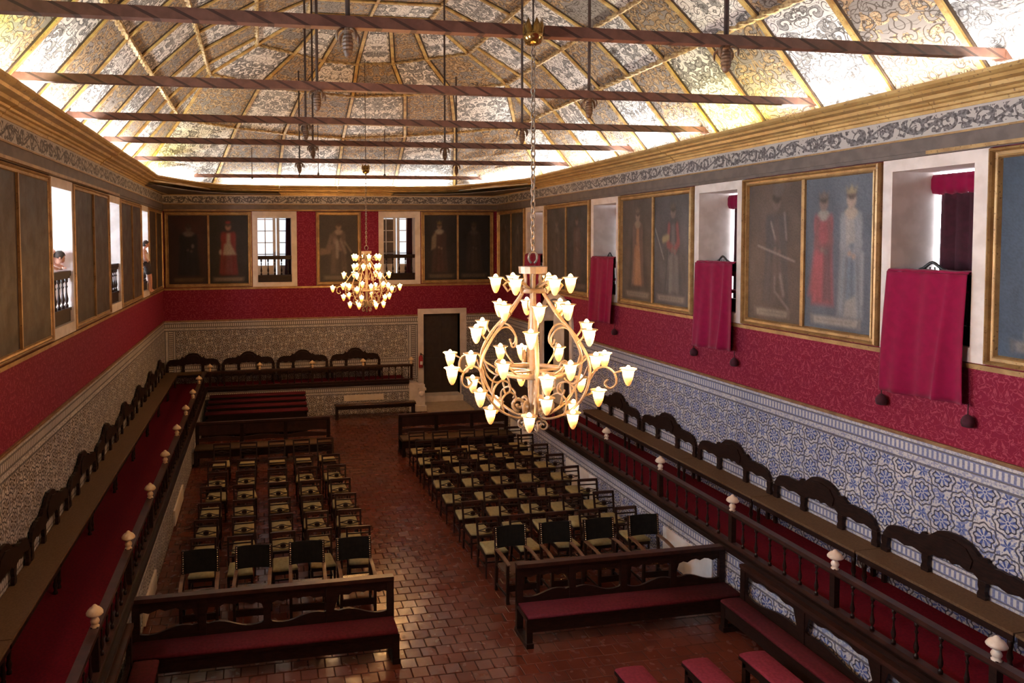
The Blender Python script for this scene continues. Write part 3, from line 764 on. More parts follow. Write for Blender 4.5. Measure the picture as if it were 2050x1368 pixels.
# right side: curtained boxes
for k, (a0, a1) in enumerate(WIN_R):
    w, t3, bx = window('R', a0, a1, a0+0.19, a1-0.15)
    o0, o1 = a0+0.19, a1-0.15
    bx('box_floor', a0-0.3, a1+0.3, 4.2, 4.42, TH_R, TH_R+0.5); bx('box_ceiling', a0-0.3, a1+0.3, 6.96, 7.1, TH_R, TH_R+0.5, 'plaster')
    bx('box_wall', a0-0.35, a0-0.25, 4.3, 7.1, TH_R, TH_R+0.5, 'plaster'); bx('box_wall', a1+0.25, a1+0.35, 4.3, 7.1, TH_R, TH_R+0.5, 'plaster')
    bx('pane', a0-0.3, a1+0.3, 4.4, 6.98, TH_R+0.45, TH_R+0.47, 'day_right')
    if k < 2: continue
    nm = ['nearest the viewer', 'second from the viewer', 'third from the viewer', 'farthest, behind the chandelier chain'][k-2]
    # curtain: pleated sheet, then the valance across its head
    c = Vector((W+TH_R-0.035, (o0+o1)/2, 4.45))
    t = thing('curtain', 'dark claret curtain with red valance in the right window ' + nm, 'curtain', c, group='right window curtains')
    b = sm(); n = 48; ya, yb = o0-0.10-c.y, o1-0.05-c.y
    rows = [0.02, 1.0, 2.05]
    vs = []
    for z in rows:
        for i in range(n+1):
            s = i/n; vs.append((0.03*math.sin(s*40)+0.012*math.sin(s*93+z), ya+(yb-ya)*s, z))
    b.add(vs, [(r*(n+1)+i, r*(n+1)+i+1, (r+1)*(n+1)+i+1, (r+1)*(n+1)+i) for r in range(2) for i in range(n)])
    o = b.build('drape', M['curtain'], t); md = o.modifiers.new('thick', 'SOLIDIFY'); md.thickness = 0.012
    b = sm(); vs = []; n2 = 30; ya2, yb2 = o0-0.10-c.y, o1+0.06-c.y
    prof = [(0.0,2.04),(-0.06,2.05),(-0.09,2.12),(-0.09,2.25),(-0.06,2.31),(0.0,2.32)]
    for i in range(n2+1):
        s = i/n2
        for (x, z) in prof: vs.append((x-0.02+0.008*math.sin(s*55), ya2+(yb2-ya2)*s, z+0.012*math.sin(s*55)*(1 if z < 2.2 else 0)))
    kk = len(prof)
    b.add(vs, [(i*kk+j, i*kk+j+1, (i+1)*kk+j+1, (i+1)*kk+j) for i in range(n2) for j in range(kk-1)] + [tuple(range(kk)), tuple(n2*kk+j for j in range(kk-1, -1, -1))])
    b.build('valance', M['velvet'], t)
    # rail and the crimson cloth hung over it
    rl = window_rail(lambda a, d: (W+d, a), o0, o1, 5, 0.09, 'dark window rail under the crimson cloth, right window ' + nm)
    zt_, zb_ = 5.435, 3.80
    t = thing('hanging_cloth', ['widest crimson velvet cloth hung from the nearest right window', 'crimson velvet cloth hung from the second right window', 'crimson cloth hung from the third right window, small', 'crimson cloth glimpsed behind the chandelier chain, fourth window'][k-2], 'cloth', (W-0.02, (o0+o1)/2, zt_), group='crimson cloths over the window rails')
    b = sm(); n = 60; mrows = 22; vs = []; hw = (o1-o0)/2
    rr = random.Random(k*5+1); ph = [rr.uniform(0, 6.28) for _ in range(6)]
    for j in range(mrows+1):
        v = j/mrows
        for i in range(n+1):
            s = i/n*2-1
            fold = (0.030*math.sin(s*7+ph[0]+v*1.2) + 0.014*math.sin(s*13+ph[1]-v*2.0) + 0.05*math.exp(-((s+0.62-0.15*v)/0.08)**2))*(0.25+0.75*v)
            y = s*hw*(1.0+0.07*v) + 0.02*math.sin(3*v+ph[2])
            x = -0.075 - 0.02*v - fold*1.0 - 0.03*v
            z = -(zt_-zb_)*v + 0.015*math.sin(s*2.2+ph[3])*v - 0.03*s*v*0.5
            vs.append((x, y, z))
    b.add(vs, [(j*(n+1)+i, (j+1)*(n+1)+i, (j+1)*(n+1)+i+1, j*(n+1)+i+1) for j in range(mrows) for i in range(n)])
    # turn over the rail
    vs = []
    for q, (x, z) in enumerate(((-0.055, 0), (-0.03, 0.025), (0.06, 0.03), (0.17, 0.02), (0.18, -0.25))):
        for i in range(n+1):
            s = i/n*2-1; vs.append((x - 0.008*abs(math.sin(s*9+ph[0])), s*hw*0.995, z + 0.004*math.sin(s*13)))
    b.add(vs, [(q*(n+1)+i, q*(n+1)+i+1, (q+1)*(n+1)+i+1, (q+1)*(n+1)+i) for q in range(4) for i in range(n)])
    o = b.build('cloth', M['velvet'], t); md = o.modifiers.new('thick', 'SOLIDIFY'); md.thickness = 0.008
    for s in (-1, 1):
        b = sm(); z0 = -(zt_-zb_) - 0.02
        b.tube([(-0.06, s*hw*1.075, z0+0.06), (-0.065, s*hw*1.08, z0-0.10)], 0.008, 5)
        b.lathe([(0.0,-0.07),(0.018,-0.07),(0.05,-0.10),(0.07,-0.14),(0.072,-0.18),(0.06,-0.22),(0.0,-0.235)], (-0.065, s*hw*1.08, z0), 10)
        b.build('tassel', M['curtain'], t)

# north side: white glazed doors beyond the openings
for k, (a0, a1) in enumerate(WIN_B):
    w, t3, bx = window('B', a0, a1, a0+0.18, a1-0.19, 4.5, 6.74)
    o0, o1 = a0+0.18, a1-0.19
    bx('room_floor', a0-0.4, a1+0.4, 4.2, 4.42, TH_B, 1.6); bx('room_ceiling', a0-0.4, a1+0.4, 6.96, 7.1, TH_B, 1.6, 'plaster')
    bx('room_wall', a0-0.5, a0-0.4, 4.2, 7.1, TH_B, 1.6, 'plaster'); bx('room_wall', a1+0.4, a1+0.5, 4.2, 7.1, TH_B, 1.6, 'plaster')
    bx('pane', a0-0.4, a1+0.4, 4.42, 6.96, 1.5, 1.52, 'day_back')
    # glazed leaves
    for q in range(2):
        A = o0 - 0.1 + q*0.78; B_ = A + 0.74
        bx('leaf_stile', A, A+0.10, 4.42, 6.96, 1.0, 1.05, 'plaster'); bx('leaf_stile', B_-0.10, B_, 4.42, 6.96, 1.0, 1.05, 'plaster')
        bx('leaf_panel', A+0.10, B_-0.10, 4.42, 5.02, 1.0, 1.04, 'plaster_warm')
        bx('muntin', (A+B_)/2-0.018, (A+B_)/2+0.018, 5.02, 6.96, 1.0, 1.04, 'plaster')
        for g in range(5): bx('muntin', A+0.10, B_-0.10, 5.02+g*0.42, 5.05+g*0.42, 1.0, 1.04, 'plaster')
        if k == 1 and q == 0:
            for g in range(4):
                for hh in (0, 1):
                    xa = A+0.10 if hh == 0 else (A+B_)/2+0.018
                    bx('dark_glass', xa, xa+0.25, 5.05+g*0.42, 5.44+g*0.42, 1.01, 1.03, 'architrave')
    window_rail(lambda a, d: (a, D+d), o0, o1, 5, 0.07, 'dark turned balustrade in the end wall window ' + ['beside the red-caped cleric portrait', 'beside the small chandelier'][k], 4.5, 5.42)
    c = Vector((o1-0.02, D+0.62, 4.45))
    t = thing('curtain', 'dark claret curtain drawn aside in the end wall window ' + ['beside the red-caped cleric portrait', 'by the small chandelier'][k], 'curtain', c, group='end wall window curtains')
    b = sm(); n = 24; vs = []
    for z, wd in ((0.0, 0.30), (1.0, 0.27), (2.4, 0.24)):
        for i in range(n+1):
            s = i/n; vs.append((0.1 - wd*s, 0.03*math.sin(s*22), z))
    b.add(vs, [(r*(n+1)+i, r*(n+1)+i+1, (r+1)*(n+1)+i+1, (r+1)*(n+1)+i) for r in range(2) for i in range(n)])
    o = b.build('drape', M['curtain'], t); md = o.modifiers.new('thick', 'SOLIDIFY'); md.thickness = 0.012

# ---------------------------------------------------------------- doors
d1 = sroot('door_1')
MB().box(8.84, D-0.05, 0.3, 9.05, D+0.5, 3.25).build('jamb', M['stone'], d1)
MB().box(10.42, D-0.05, 0.3, 10.66, D+0.5, 3.25).build('jamb', M['stone'], d1)
MB().box(8.84, D-0.05, 3.25, 10.66, D+0.5, 3.44).build('lintel', M['stone'], d1)
lf = MB().box(9.05, D+0.28, 0.3, 10.42, D+0.34, 3.25).build('leaf', M['dark_door'], d1)
for q in range(2):
    for z0, z1 in ((0.45, 1.6), (1.75, 3.1)):
        x0 = 9.12+q*0.67; MB().box(x0, D+0.265, z0, x0+0.55, D+0.28, z1).build('door_panel', M['dark_door'], d1)
d2 = sroot('door_2')
def arch_pts(y0, y1, z0, zs, n=14):
    r = (y1-y0)/2; c = (y0+y1)/2
    return [(y1, z0)] + [(c+r*math.cos(PI*i/n), zs+r*0.78*math.sin(PI*i/n)) for i in range(n+1)] + [(y0, z0)]
outer = arch_pts(18.84, 21.2, 0.3, 3.42); inner = arch_pts(19.02, 20.98, 0.3, 3.40)
b = MB(); n = len(outer)
vs = [(W-0.06, y, z) for y, z in outer] + [(W-0.06, y, z) for y, z in inner] + [(W+0.3, y, z) for y, z in inner] + [(W, y, z) for y, z in outer]
fs = []
for i in range(n-1): fs += [(i, i+1, n+i+1, n+i), (n+i, n+i+1, 2*n+i+1, 2*n+i), (3*n+i, i, i+1, 3*n+i+1)[::-1]]
b.add(vs, fs); b.build('arch_surround', M['stone'], d2)
MB().box(W+0.3, 18.9, 0.3, W+0.36, 21.1, 4.3).build('reveal_back', M['plaster'], d2)
MB().box(W+0.2, 19.0, 0.3, W+0.26, 19.95, 4.15).build('leaf', M['dark_door'], d2)

# ---------------------------------------------------------------- pictures
def rgb(*a): return np.array(a, float)
def soft(d, w): return np.clip(0.5 - d/w, 0, 1)[..., None]
class Canvas:
    def __init__(s, w, h, bgc, seed):
        s.w, s.h = w, h; s.rs = np.random.RandomState(seed)
        s.X, s.Y = np.meshgrid(np.linspace(0, 1, w), np.linspace(0, 1, h))     # Y up
        s.a = np.ones((h, w, 3))*rgb(*bgc)
        n = np.zeros((h, w))
        for f, g in ((3, .5), (7, .3), (15, .2)):
            p = s.rs.rand(f+2, f+2); xi = s.X*f; yi = s.Y*f; i = xi.astype(int); j = yi.astype(int); u = xi-i; v = yi-j
            n += g*((p[j, i]*(1-u)+p[j, i+1]*u)*(1-v) + (p[j+1, i]*(1-u)+p[j+1, i+1]*u)*v)
        s.n = n; s.a *= (0.55 + 0.9*n)[..., None]
    def put(s, m, c): s.a = s.a*(1-m) + rgb(*c)*(0.7+0.6*s.n)[..., None]*m
    def ell(s, x, y, rx, ry, c, w=0.25, al=1.0, rot=0):
        dx, dy = s.X-x, (s.Y-y)
        if rot: dx, dy = dx*math.cos(rot)+dy*math.sin(rot), -dx*math.sin(rot)+dy*math.cos(rot)
        d = np.sqrt((dx/rx)**2+(dy/ry)**2)-1
        s.put(soft(d, w)*al, c)
    def poly(s, pts, c, al=1.0, w=0.012):
        inside = np.zeros_like(s.X, bool); dist = np.full(s.X.shape, 9.0); n = len(pts)
        for i in range(n):
            (x0, y0), (x1, y1) = pts[i], pts[(i+1) % n]
            cond = ((y0 > s.Y) != (y1 > s.Y)) & (s.X < (x1-x0)*(s.Y-y0)/((y1-y0) or 1e-9)+x0); inside ^= cond
            L2 = (x1-x0)**2+(y1-y0)**2; t = np.clip(((s.X-x0)*(x1-x0)+(s.Y-y0)*(y1-y0))/(L2 or 1), 0, 1)
            dist = np.minimum(dist, np.hypot(s.X-x0-t*(x1-x0), s.Y-y0-t*(y1-y0)))
        sd = np.where(inside, -dist, dist); s.put(soft(sd, w*2)*al, c)
    def line(s, pts, wd, c, al=1.0):
        for i in range(len(pts)-1):
            (x0, y0), (x1, y1) = pts[i], pts[i+1]; L2 = (x1-x0)**2+(y1-y0)**2
            t = np.clip(((s.X-x0)*(x1-x0)+(s.Y-y0)*(y1-y0))/(L2 or 1), 0, 1)
            s.put(soft(np.hypot(s.X-x0-t*(x1-x0), s.Y-y0-t*(y1-y0))-wd, wd)*al, c)
    def scroll(s, c, x0=0.16, x1=0.84):
        s.poly([(x0, .035), (x1, .035), (x1+.02, .085), (x0-.02, .085)], c)
        s.poly([(x0-.05, .03), (x0-.02, .03), (x0-.03, .09), (x0-.06, .095)], [v*.6 for v in c]); s.poly([(x1+.02, .03), (x1+.05, .03), (x1+.06, .095), (x1+.03, .09)], [v*.6 for v in c])
        for k in range(9):
            xx = x0+0.04+k*(x1-x0-0.08)/9; s.line([(xx, .058), (xx+.04, .062)], .006, [v*.45 for v in c], .7)
    def figure(s, x, top, robe, skin=(0.20,0.13,0.09), under=None, crown=None, wide=0.2, collar=None, arm=None, seat=False, low=0.12):
        H = top-low
        s.poly([(x-wide*.45, top-.20*H), (x+wide*.45, top-.20*H), (x+wide*.8, top-.5*H), (x+wide, low), (x-wide, low), (x-wide*.8, top-.5*H)], robe, .95, .02)
        if under: s.poly([(x-wide*.16, top-.22*H), (x+wide*.2, top-.22*H), (x+wide*.42, low+.01), (x-wide*.36, low+.01)], under, .9, .015)
        for k in range(6):
            xx = x + wide*(-.75+.3*k); s.line([(x+(xx-x)*.6, top-.45*H), (xx, low+.02)], .008, [v*(.45 if k % 2 else 1.5) for v in (under or robe)], .5)
        s.ell(x-wide*.55, top-.33*H, wide*.28, .14*H, robe, .4, .95, .25); s.ell(x+wide*.55, top-.33*H, wide*.28, .14*H, robe, .4, .95, -.25)
        if collar: s.ell(x, top-.20*H, wide*.52, .05*H, collar, .35)
        s.ell(x, top-.09*H, .055+wide*.06, .072*H, skin, .3)
        s.ell(x, top-.045*H, .06+wide*.07, .045*H, (0.03,0.02,0.015), .5, .85)
        s.ell(x-.012, top-.085*H, .008, .006, (0.03,.02,.015), .6); s.ell(x+.022, top-.085*H, .008, .006, (0.03,.02,.015), .6)
        s.line([(x+.006, top-.09*H), (x+.008, top-.108*H)], .005, [v*.6 for v in skin], .8)
        if crown:
            s.poly([(x-.06, top-.045*H), (x+.06, top-.045*H), (x+.075, top+.01), (x+.04, top-.02), (x, top+.02), (x-.04, top-.02), (x-.075, top+.01)], crown)
        ac = arm or robe
        s.line([(x-wide*.5, top-.25*H), (x-wide*.62, top-.45*H), (x-wide*.1, top-.50*H)], .035, ac, .9); s.line([(x+wide*.5, top-.25*H), (x+wide*.66, top-.43*H), (x+wide*.25, top-.52*H)], .035, ac, .9)
        s.ell(x-wide*.08, top-.51*H, .028, .018, skin); s.ell(x+wide*.24, top-.53*H, .028, .018, skin)
SC = (0.20, 0.16, 0.11)
def art(kind, seed, w=56, h=100):
    if kind == 'black_cleric':
        c = Canvas(w, h, (0.026,0.014,0.013), seed); c.poly([(.15,.98),(.95,.98),(.9,.3),(.7,.6),(.3,.8)], (0.05,0.016,0.014), .8, .1)
        c.figure(.5, .88, (0.008,0.009,0.012), (0.07,0.05,0.04), wide=.28, collar=(0.10,0.08,0.07)); c.ell(.6,.55,.03,.03,(0.13,0.10,0.09)); c.scroll((0.085,0.055,0.03))
    elif kind == 'cardinal':
        c = Canvas(w, h, (0.020,0.016,0.014), seed); c.figure(.5, .90, (0.16,0.018,0.016), (0.24,0.13,0.09), (0.26,0.22,0.16), wide=.23, arm=(0.15,.02,.017), low=.14)
        c.poly([(.34,.42),(.66,.42),(.74,.12),(.30,.12)], (0.11,0.014,0.014), .9); c.poly([(.40,.58),(.56,.58),(.70,.42),(.37,.42)], (0.30,0.25,0.18), .8); c.ell(.5,.895,.07,.02,(0.18,0.02,0.018)); c.ell(.30,.46,.03,.04,(0.28,.2,.15)); c.scroll((0.16,0.12,0.085))
    elif kind == 'armour_table':
        c = Canvas(w, h, (0.045,0.036,0.03), seed); c.poly([(0,.50),(.30,.50),(.28,.42),(0,.40)], (0.15,0.10,0.075)); c.figure(.5, .90, (0.10,0.07,0.06), (0.22,.15,.11), (0.055,0.042,.035), wide=.22, collar=(0.25,0.19,0.15))
        c.line([(.4,.62),(.5,.52)], .05, (0.17,.12,.10)); c.line([(.46,.6),(.46,.38)], .035, (0.22,.18,.15)); c.line([(.56,.62),(.68,.44)], .03, (0.19,.15,.12)); c.line([(.3,.68),(.22,.52),(.34,.52)], .04, (0.13,.09,.075)); c.line([(.66,.6),(.84,.44)], .012, (0.2,.16,.13)); c.scroll((0.16,0.13,0.10), .14, .66)
    elif kind == 'ermine_king':
        c = Canvas(w, h, (0.022,0.018,0.018), seed); c.figure(.45, .9, (0.05,0.03,0.025), (0.16,.11,.08), (0.06,.03,.025), (0.14,.10,.04), .25, (0.22,0.19,0.15)); c.poly([(.22,.66),(.36,.76),(.34,.5),(.2,.46)], (0.20,0.16,0.11), .8); c.scroll((0.10,0.075,0.05))
    elif kind == 'dark_king':
        c = Canvas(w, h, (0.013,0.012,0.014), seed); c.figure(.5, .88, (0.024,0.018,0.017), (0.07,.05,.04), (0.035,.025,.02), (0.05,.038,.02), .26, (0.05,.04,.035)); c.scroll((0.08,0.06,0.045))
    elif kind == 'murky_a':
        c = Canvas(w, h, (0.042,0.035,0.032), seed); c.figure(.5, .88, (0.075,0.062,0.055), (0.12,.09,.075), (0.05,.042,.04), None, .2, (0.12,.10,.09)); c.poly([(.15,.98),(.35,.98),(.5,.5),(.2,.2),(.05,.3)], (0.06,.05,.045), .5, .1); c.scroll((0.10,0.08,0.065))
    elif kind == 'murky_b':
        c = Canvas(w, h, (0.035,0.03,0.029), seed); c.figure(.48, .9, (0.07,0.045,0.038), (0.13,.09,.075), (0.085,.065,.055), None, .18, None); c.line([(.7,.8),(.7,.2)], .05, (0.05,.042,.04), .7); c.scroll((0.11,0.085,0.07))
    elif kind == 'queen_orange':
        c = Canvas(w, h, (0.062,0.046,0.038), seed); c.poly([(.3,.72),(.7,.72),(.88,.1),(.2,.1)], (0.028,.02,.02), .8, .05); c.figure(.5, .9, (0.09,.055,.045), (0.20,.14,.11), (0.25,.12,.06), (0.14,.10,.07), .2, (0.20,.14,.10), low=.15); c.poly([(.42,.55),(.56,.55),(.64,.15),(.38,.15)], (0.24,.115,.06), .8); c.scroll((0.17,0.13,0.10))
    elif kind == 'red_tunic':
        c = Canvas(w, h, (0.055,0.05,0.052), seed); c.poly([(.55,.99),(.98,.9),(.98,.3),(.75,.6)], (0.085,.08,.08), .7, .08); c.poly([(0,.6),(.25,.45),(.75,.1),(.5,.1),(0,.35)], (0.085,.078,.075), .6, .05)
        c.figure(.55, .92, (0.045,.04,.045), (0.15,.11,.09), (0.11,.10,.095), (0.10,.08,.06), .22, None, (0.20,.05,.05), low=.12); c.line([(.42,.62),(.28,.60)], .03, (0.24,.19,.10)); c.line([(.05,.70),(.3,.42)], .008, (0.2,.19,.18)); c.line([(.48,.42),(.48,.15)], .04, (0.13,.12,.11)); c.line([(.65,.42),(.68,.15)], .04, (0.11,.10,.095)); c.scroll((0.19,0.15,0.125))
    elif kind == 'knight':
        c = Canvas(w, h, (0.085,0.060,0.048), seed); c.figure(.52, .93, (0.06,.05,.05), (0.12,.085,.07), (0.075,.055,.05), None, .24, None, low=.13); c.ell(.55,.95,.10,.05,(0.09,.07,.06)); c.line([(.42,.72),(.5,.6)], .009, (0.22,.18,.15)); c.line([(.66,.78),(.7,.6)], .012, (0.18,.15,.13)); c.line([(.18,.55),(.85,.44)], .005, (0.25,.2,.17)); c.line([(.6,.33),(.66,.2)], .022, (0.19,.15,.13)); c.line([(.5,.33),(.5,.22),(.75,.1)], .010, (0.18,.14,.12)); c.ell(.5,.24,.25,.2,(0.10,.07,.055),.5,.3); c.scroll((0.23,0.18,0.14), .18, .72)
    elif kind == 'royal_pair':
        c = Canvas(w, h, (0.075,0.088,0.105), seed); c.figure(.30, .90, (0.24,.055,.06), (0.17,.115,.09), None, (0.13,.10,.08), .17, (0.24,.21,.18), (0.16,.06,.06), low=.16); c.poly([(.16,.5),(.30,.5),(.30,.22),(.08,.22)], (0.27,.06,.068), .8, .03); c.poly([(.32,.55),(.42,.55),(.44,.18),(.30,.18)], (0.055,.045,.05), .7, .03)
        c.figure(.70, .92, (0.17,.175,.185), (0.26,.19,.15), (0.10,.13,.16), (0.22,.17,.10), .18, (0.27,.22,.17), (0.19,.19,.2), low=.1); c.poly([(.62,.72),(.74,.72),(.76,.58),(.64,.55)], (0.27,.245,.215), .8); c.poly([(.64,.2),(.78,.24),(.8,.1),(.62,.1)], (0.26,.24,.21), .8); c.line([(.86,.5),(.86,.2)], .02, (0.2,.2,.21)); c.scroll((0.26,0.23,0.20), .18, .80)
    elif kind == 'blue_dark':
        c = Canvas(w, h, (0.042,0.058,0.082), seed); c.figure(.6, .85, (0.055,.07,.10), (0.13,.11,.10), (0.09,.10,.12), None, .3, None); c.ell(.3,.12,.08,.05,(0.2,.19,.17)); c.scroll((0.15,0.14,0.13))
    else:
        c = Canvas(w, h, (0.050,0.034,0.026), seed); c.figure(.5, .86, (0.060,0.042,0.032), (0.055,.043,.037), (0.04,.033,.03), None, .2, None)
        for k in range(5): x = c.rs.rand(); c.line([(x, .95), (x+.03, .1)], .03, (0.085,.06,.046), .35)  # faint upright glare streaks painted into the canvas
        c.scroll((0.05,0.04,0.033))
    return c
def canvas_obj(c, to3, a0, a1, z0, z1, parent, name='canvas'):
    w, h = c.w, c.h
    for _ in range(1):                   # old varnish: softened edges, sunk contrast
        p = np.pad(c.a, ((1,1),(1,1),(0,0)), 'edge')
        c.a = (p[1:-1,1:-1]*4 + p[:-2,1:-1]*2 + p[2:,1:-1]*2 + p[1:-1,:-2]*2 + p[1:-1,2:]*2 + p[:-2,:-2] + p[2:,2:] + p[:-2,2:] + p[2:,:-2])/16
    c.a = c.a*0.86 + np.median(c.a, axis=(0,1))*0.14
    c.a *= (0.75 + 0.5*c.rs.rand(h, w))[..., None]**0.6
    vs = [to3(a0+(a1-a0)*i/(w-1), z0+(z1-z0)*j/(h-1), 0.024) for j in range(h) for i in range(w)]
    n0 = len(vs)
    vs += [to3(a, z, 0.0) for a, z in ((a0,z0),(a1,z0),(a1,z1),(a0,z1))]
    fs = [(j*w+i, j*w+i+1, (j+1)*w+i+1, (j+1)*w+i) for j in range(h-1) for i in range(w-1)] + [(n0, n0+3, n0+2, n0+1)]
    me = bpy.data.meshes.new(name); me.from_pydata([tuple(v) for v in vs], [], fs)
    at = me.color_attributes.new('Col', 'FLOAT_COLOR', 'POINT')
    buf = np.ones((len(vs), 4), np.float32); buf[:n0, :3] = c.a.reshape(-1, 3); buf[n0:, :3] = 0.02
    at.data.foreach_set('color', buf.ravel()); me.materials.append(M['paint'])
    me.polygons.foreach_set('use_smooth', [True]*len(fs)); me.update()
    o = bpy.data.objects.new(name, me); C.objects.link(o); o.parent = parent; return o
def picture(side, a0, a1, arts, label, z0=4.36, z1=6.95, group=None, bw=0.13, seed=1, flip=False):
    base = {'L': (0, (a0+a1)/2, z0), 'R': (W, (a0+a1)/2, z0), 'B': ((a0+a1)/2, D, z0)}[side]
    t = thing('portrait_painting', label, 'painting', base, group=group)
    ac = (a0+a1)/2
    def to3(a, z, d):
        a = a-ac; z = z-z0
        return {'L': (d, a, z), 'R': (-d, a, z), 'B': (a, -d, z)}[side]
    # mitred frame: profile (in from outer edge, depth)
    q_ = {'L': 0.75, 'R': 1.3, 'B': 1.0}[side]; bw = 0.105 if side == 'L' else bw
    pf = [(0.0, 0.0), (0.0, 0.05*q_), (0.010, 0.072*q_), (0.032, 0.08*q_), (0.045, 0.062*q_), (0.052, 0.032*q_), (0.088, 0.026*q_), (0.094, 0.05*q_), (0.112, 0.055*q_), (0.13, 0.018*q_), (0.13, 0.0)]
    b = MB(); k = len(pf); vs = []
    for (sx, sz) in ((0,0),(1,0),(1,1),(0,1)):
        for (i, d) in pf:
            i = i*bw/0.13
            vs.append(to3(a0+i if sx == 0 else a1-i, z0+i if sz == 0 else z1-i, d))
    fs = [(q*k+j, ((q+1)%4)*k+j, ((q+1)%4)*k+j+1, q*k+j+1) for q in range(4) for j in range(k-1)]
    b.add(vs, fs); b.build('frame', M['gold'], t)
    n = len(arts); iw = (a1-a0-2*bw)
    for q, (kind, sd) in enumerate(arts):
        A = a0+bw+iw*q/n; B_ = a0+bw+iw*(q+1)/n
        if q > 0:
            hw_ = 0.022 if side == 'L' else 0.033; p = to3(A-hw_, z0+bw*0.9, 0.0); r_ = to3(A+hw_, z1-bw*0.9, 0.06)
            MB().box(*[min(p[i], r_[i]) for i in range(3)], *[max(p[i], r_[i]) for i in range(3)]).build('divider', M['gold'], t)
        big = side == 'R' and a0 < 14
        c = art(kind, sd*7+q, 84 if big else 52, 150 if big else 96)
        if side == 'R': c.a = c.a[:, ::-1].copy()
        canvas_obj(c, to3, A, B_, z0+bw*0.95, z1-bw*0.95, t)
    return t
# on the right wall the picture's near end is its right side, so the list runs near -> far
picture('R', 4.25, 7.19, [('blue_dark', 3), ('blue_dark', 4)], 'blue-dark painting beyond the nearest crimson cloth, cut by the frame edge')
picture('R', 8.73, 11.64, [('royal_pair', 5), ('knight', 6)], 'gilt double portrait of a knight and a crowned couple, red robe and pale gown')
picture('R', 13.17, 16.19, [('red_tunic', 7), ('queen_orange', 8)], 'gilt double portrait with an orange-gowned woman and red-sleeved standing figure')
picture('R', 17.77, 20.83, [('murky_b', 9), ('murky_a', 10)], 'murky grey-brown double portrait just behind the large chandelier, by the crimson cloth')
picture('R', 22.52, 25.22, [('murky_a', 11), ('murky_b', 12)], 'narrow-looking murky double portrait in the far right corner of the hall')
picture('B', 0.08, 2.98, [('black_cleric', 13), ('cardinal', 14)], 'double portrait of a black-robed cleric and a red-caped cardinal, end wall')
picture('B', 5.20, 6.79, [('armour_table', 15)], 'single portrait of an armoured figure by a table, between red damask strips')
picture('B', 8.98, 11.70, [('ermine_king', 16), ('dark_king', 17)], 'double portrait of two crowned figures, one ermine-collared, end wall above the door')
picture('L', 8.95, 12.09, [('dusk', 18), ('dusk', 19)], 'largest blackened double canvas on the left wall, nearest the viewer')
picture('L', 13.52, 16.56, [('dusk', 20), ('dusk', 21)], 'blackened double canvas between the boy window and the empty window')
picture('L', 17.88, 20.91, [('dusk', 22), ('dusk', 23)], 'blackened double canvas between the empty window and the bare-legged visitor')
picture('L', 22.24, 25.22, [('dusk', 24), ('dusk', 25)], 'narrow-looking blackened double canvas in the far left corner of the hall')

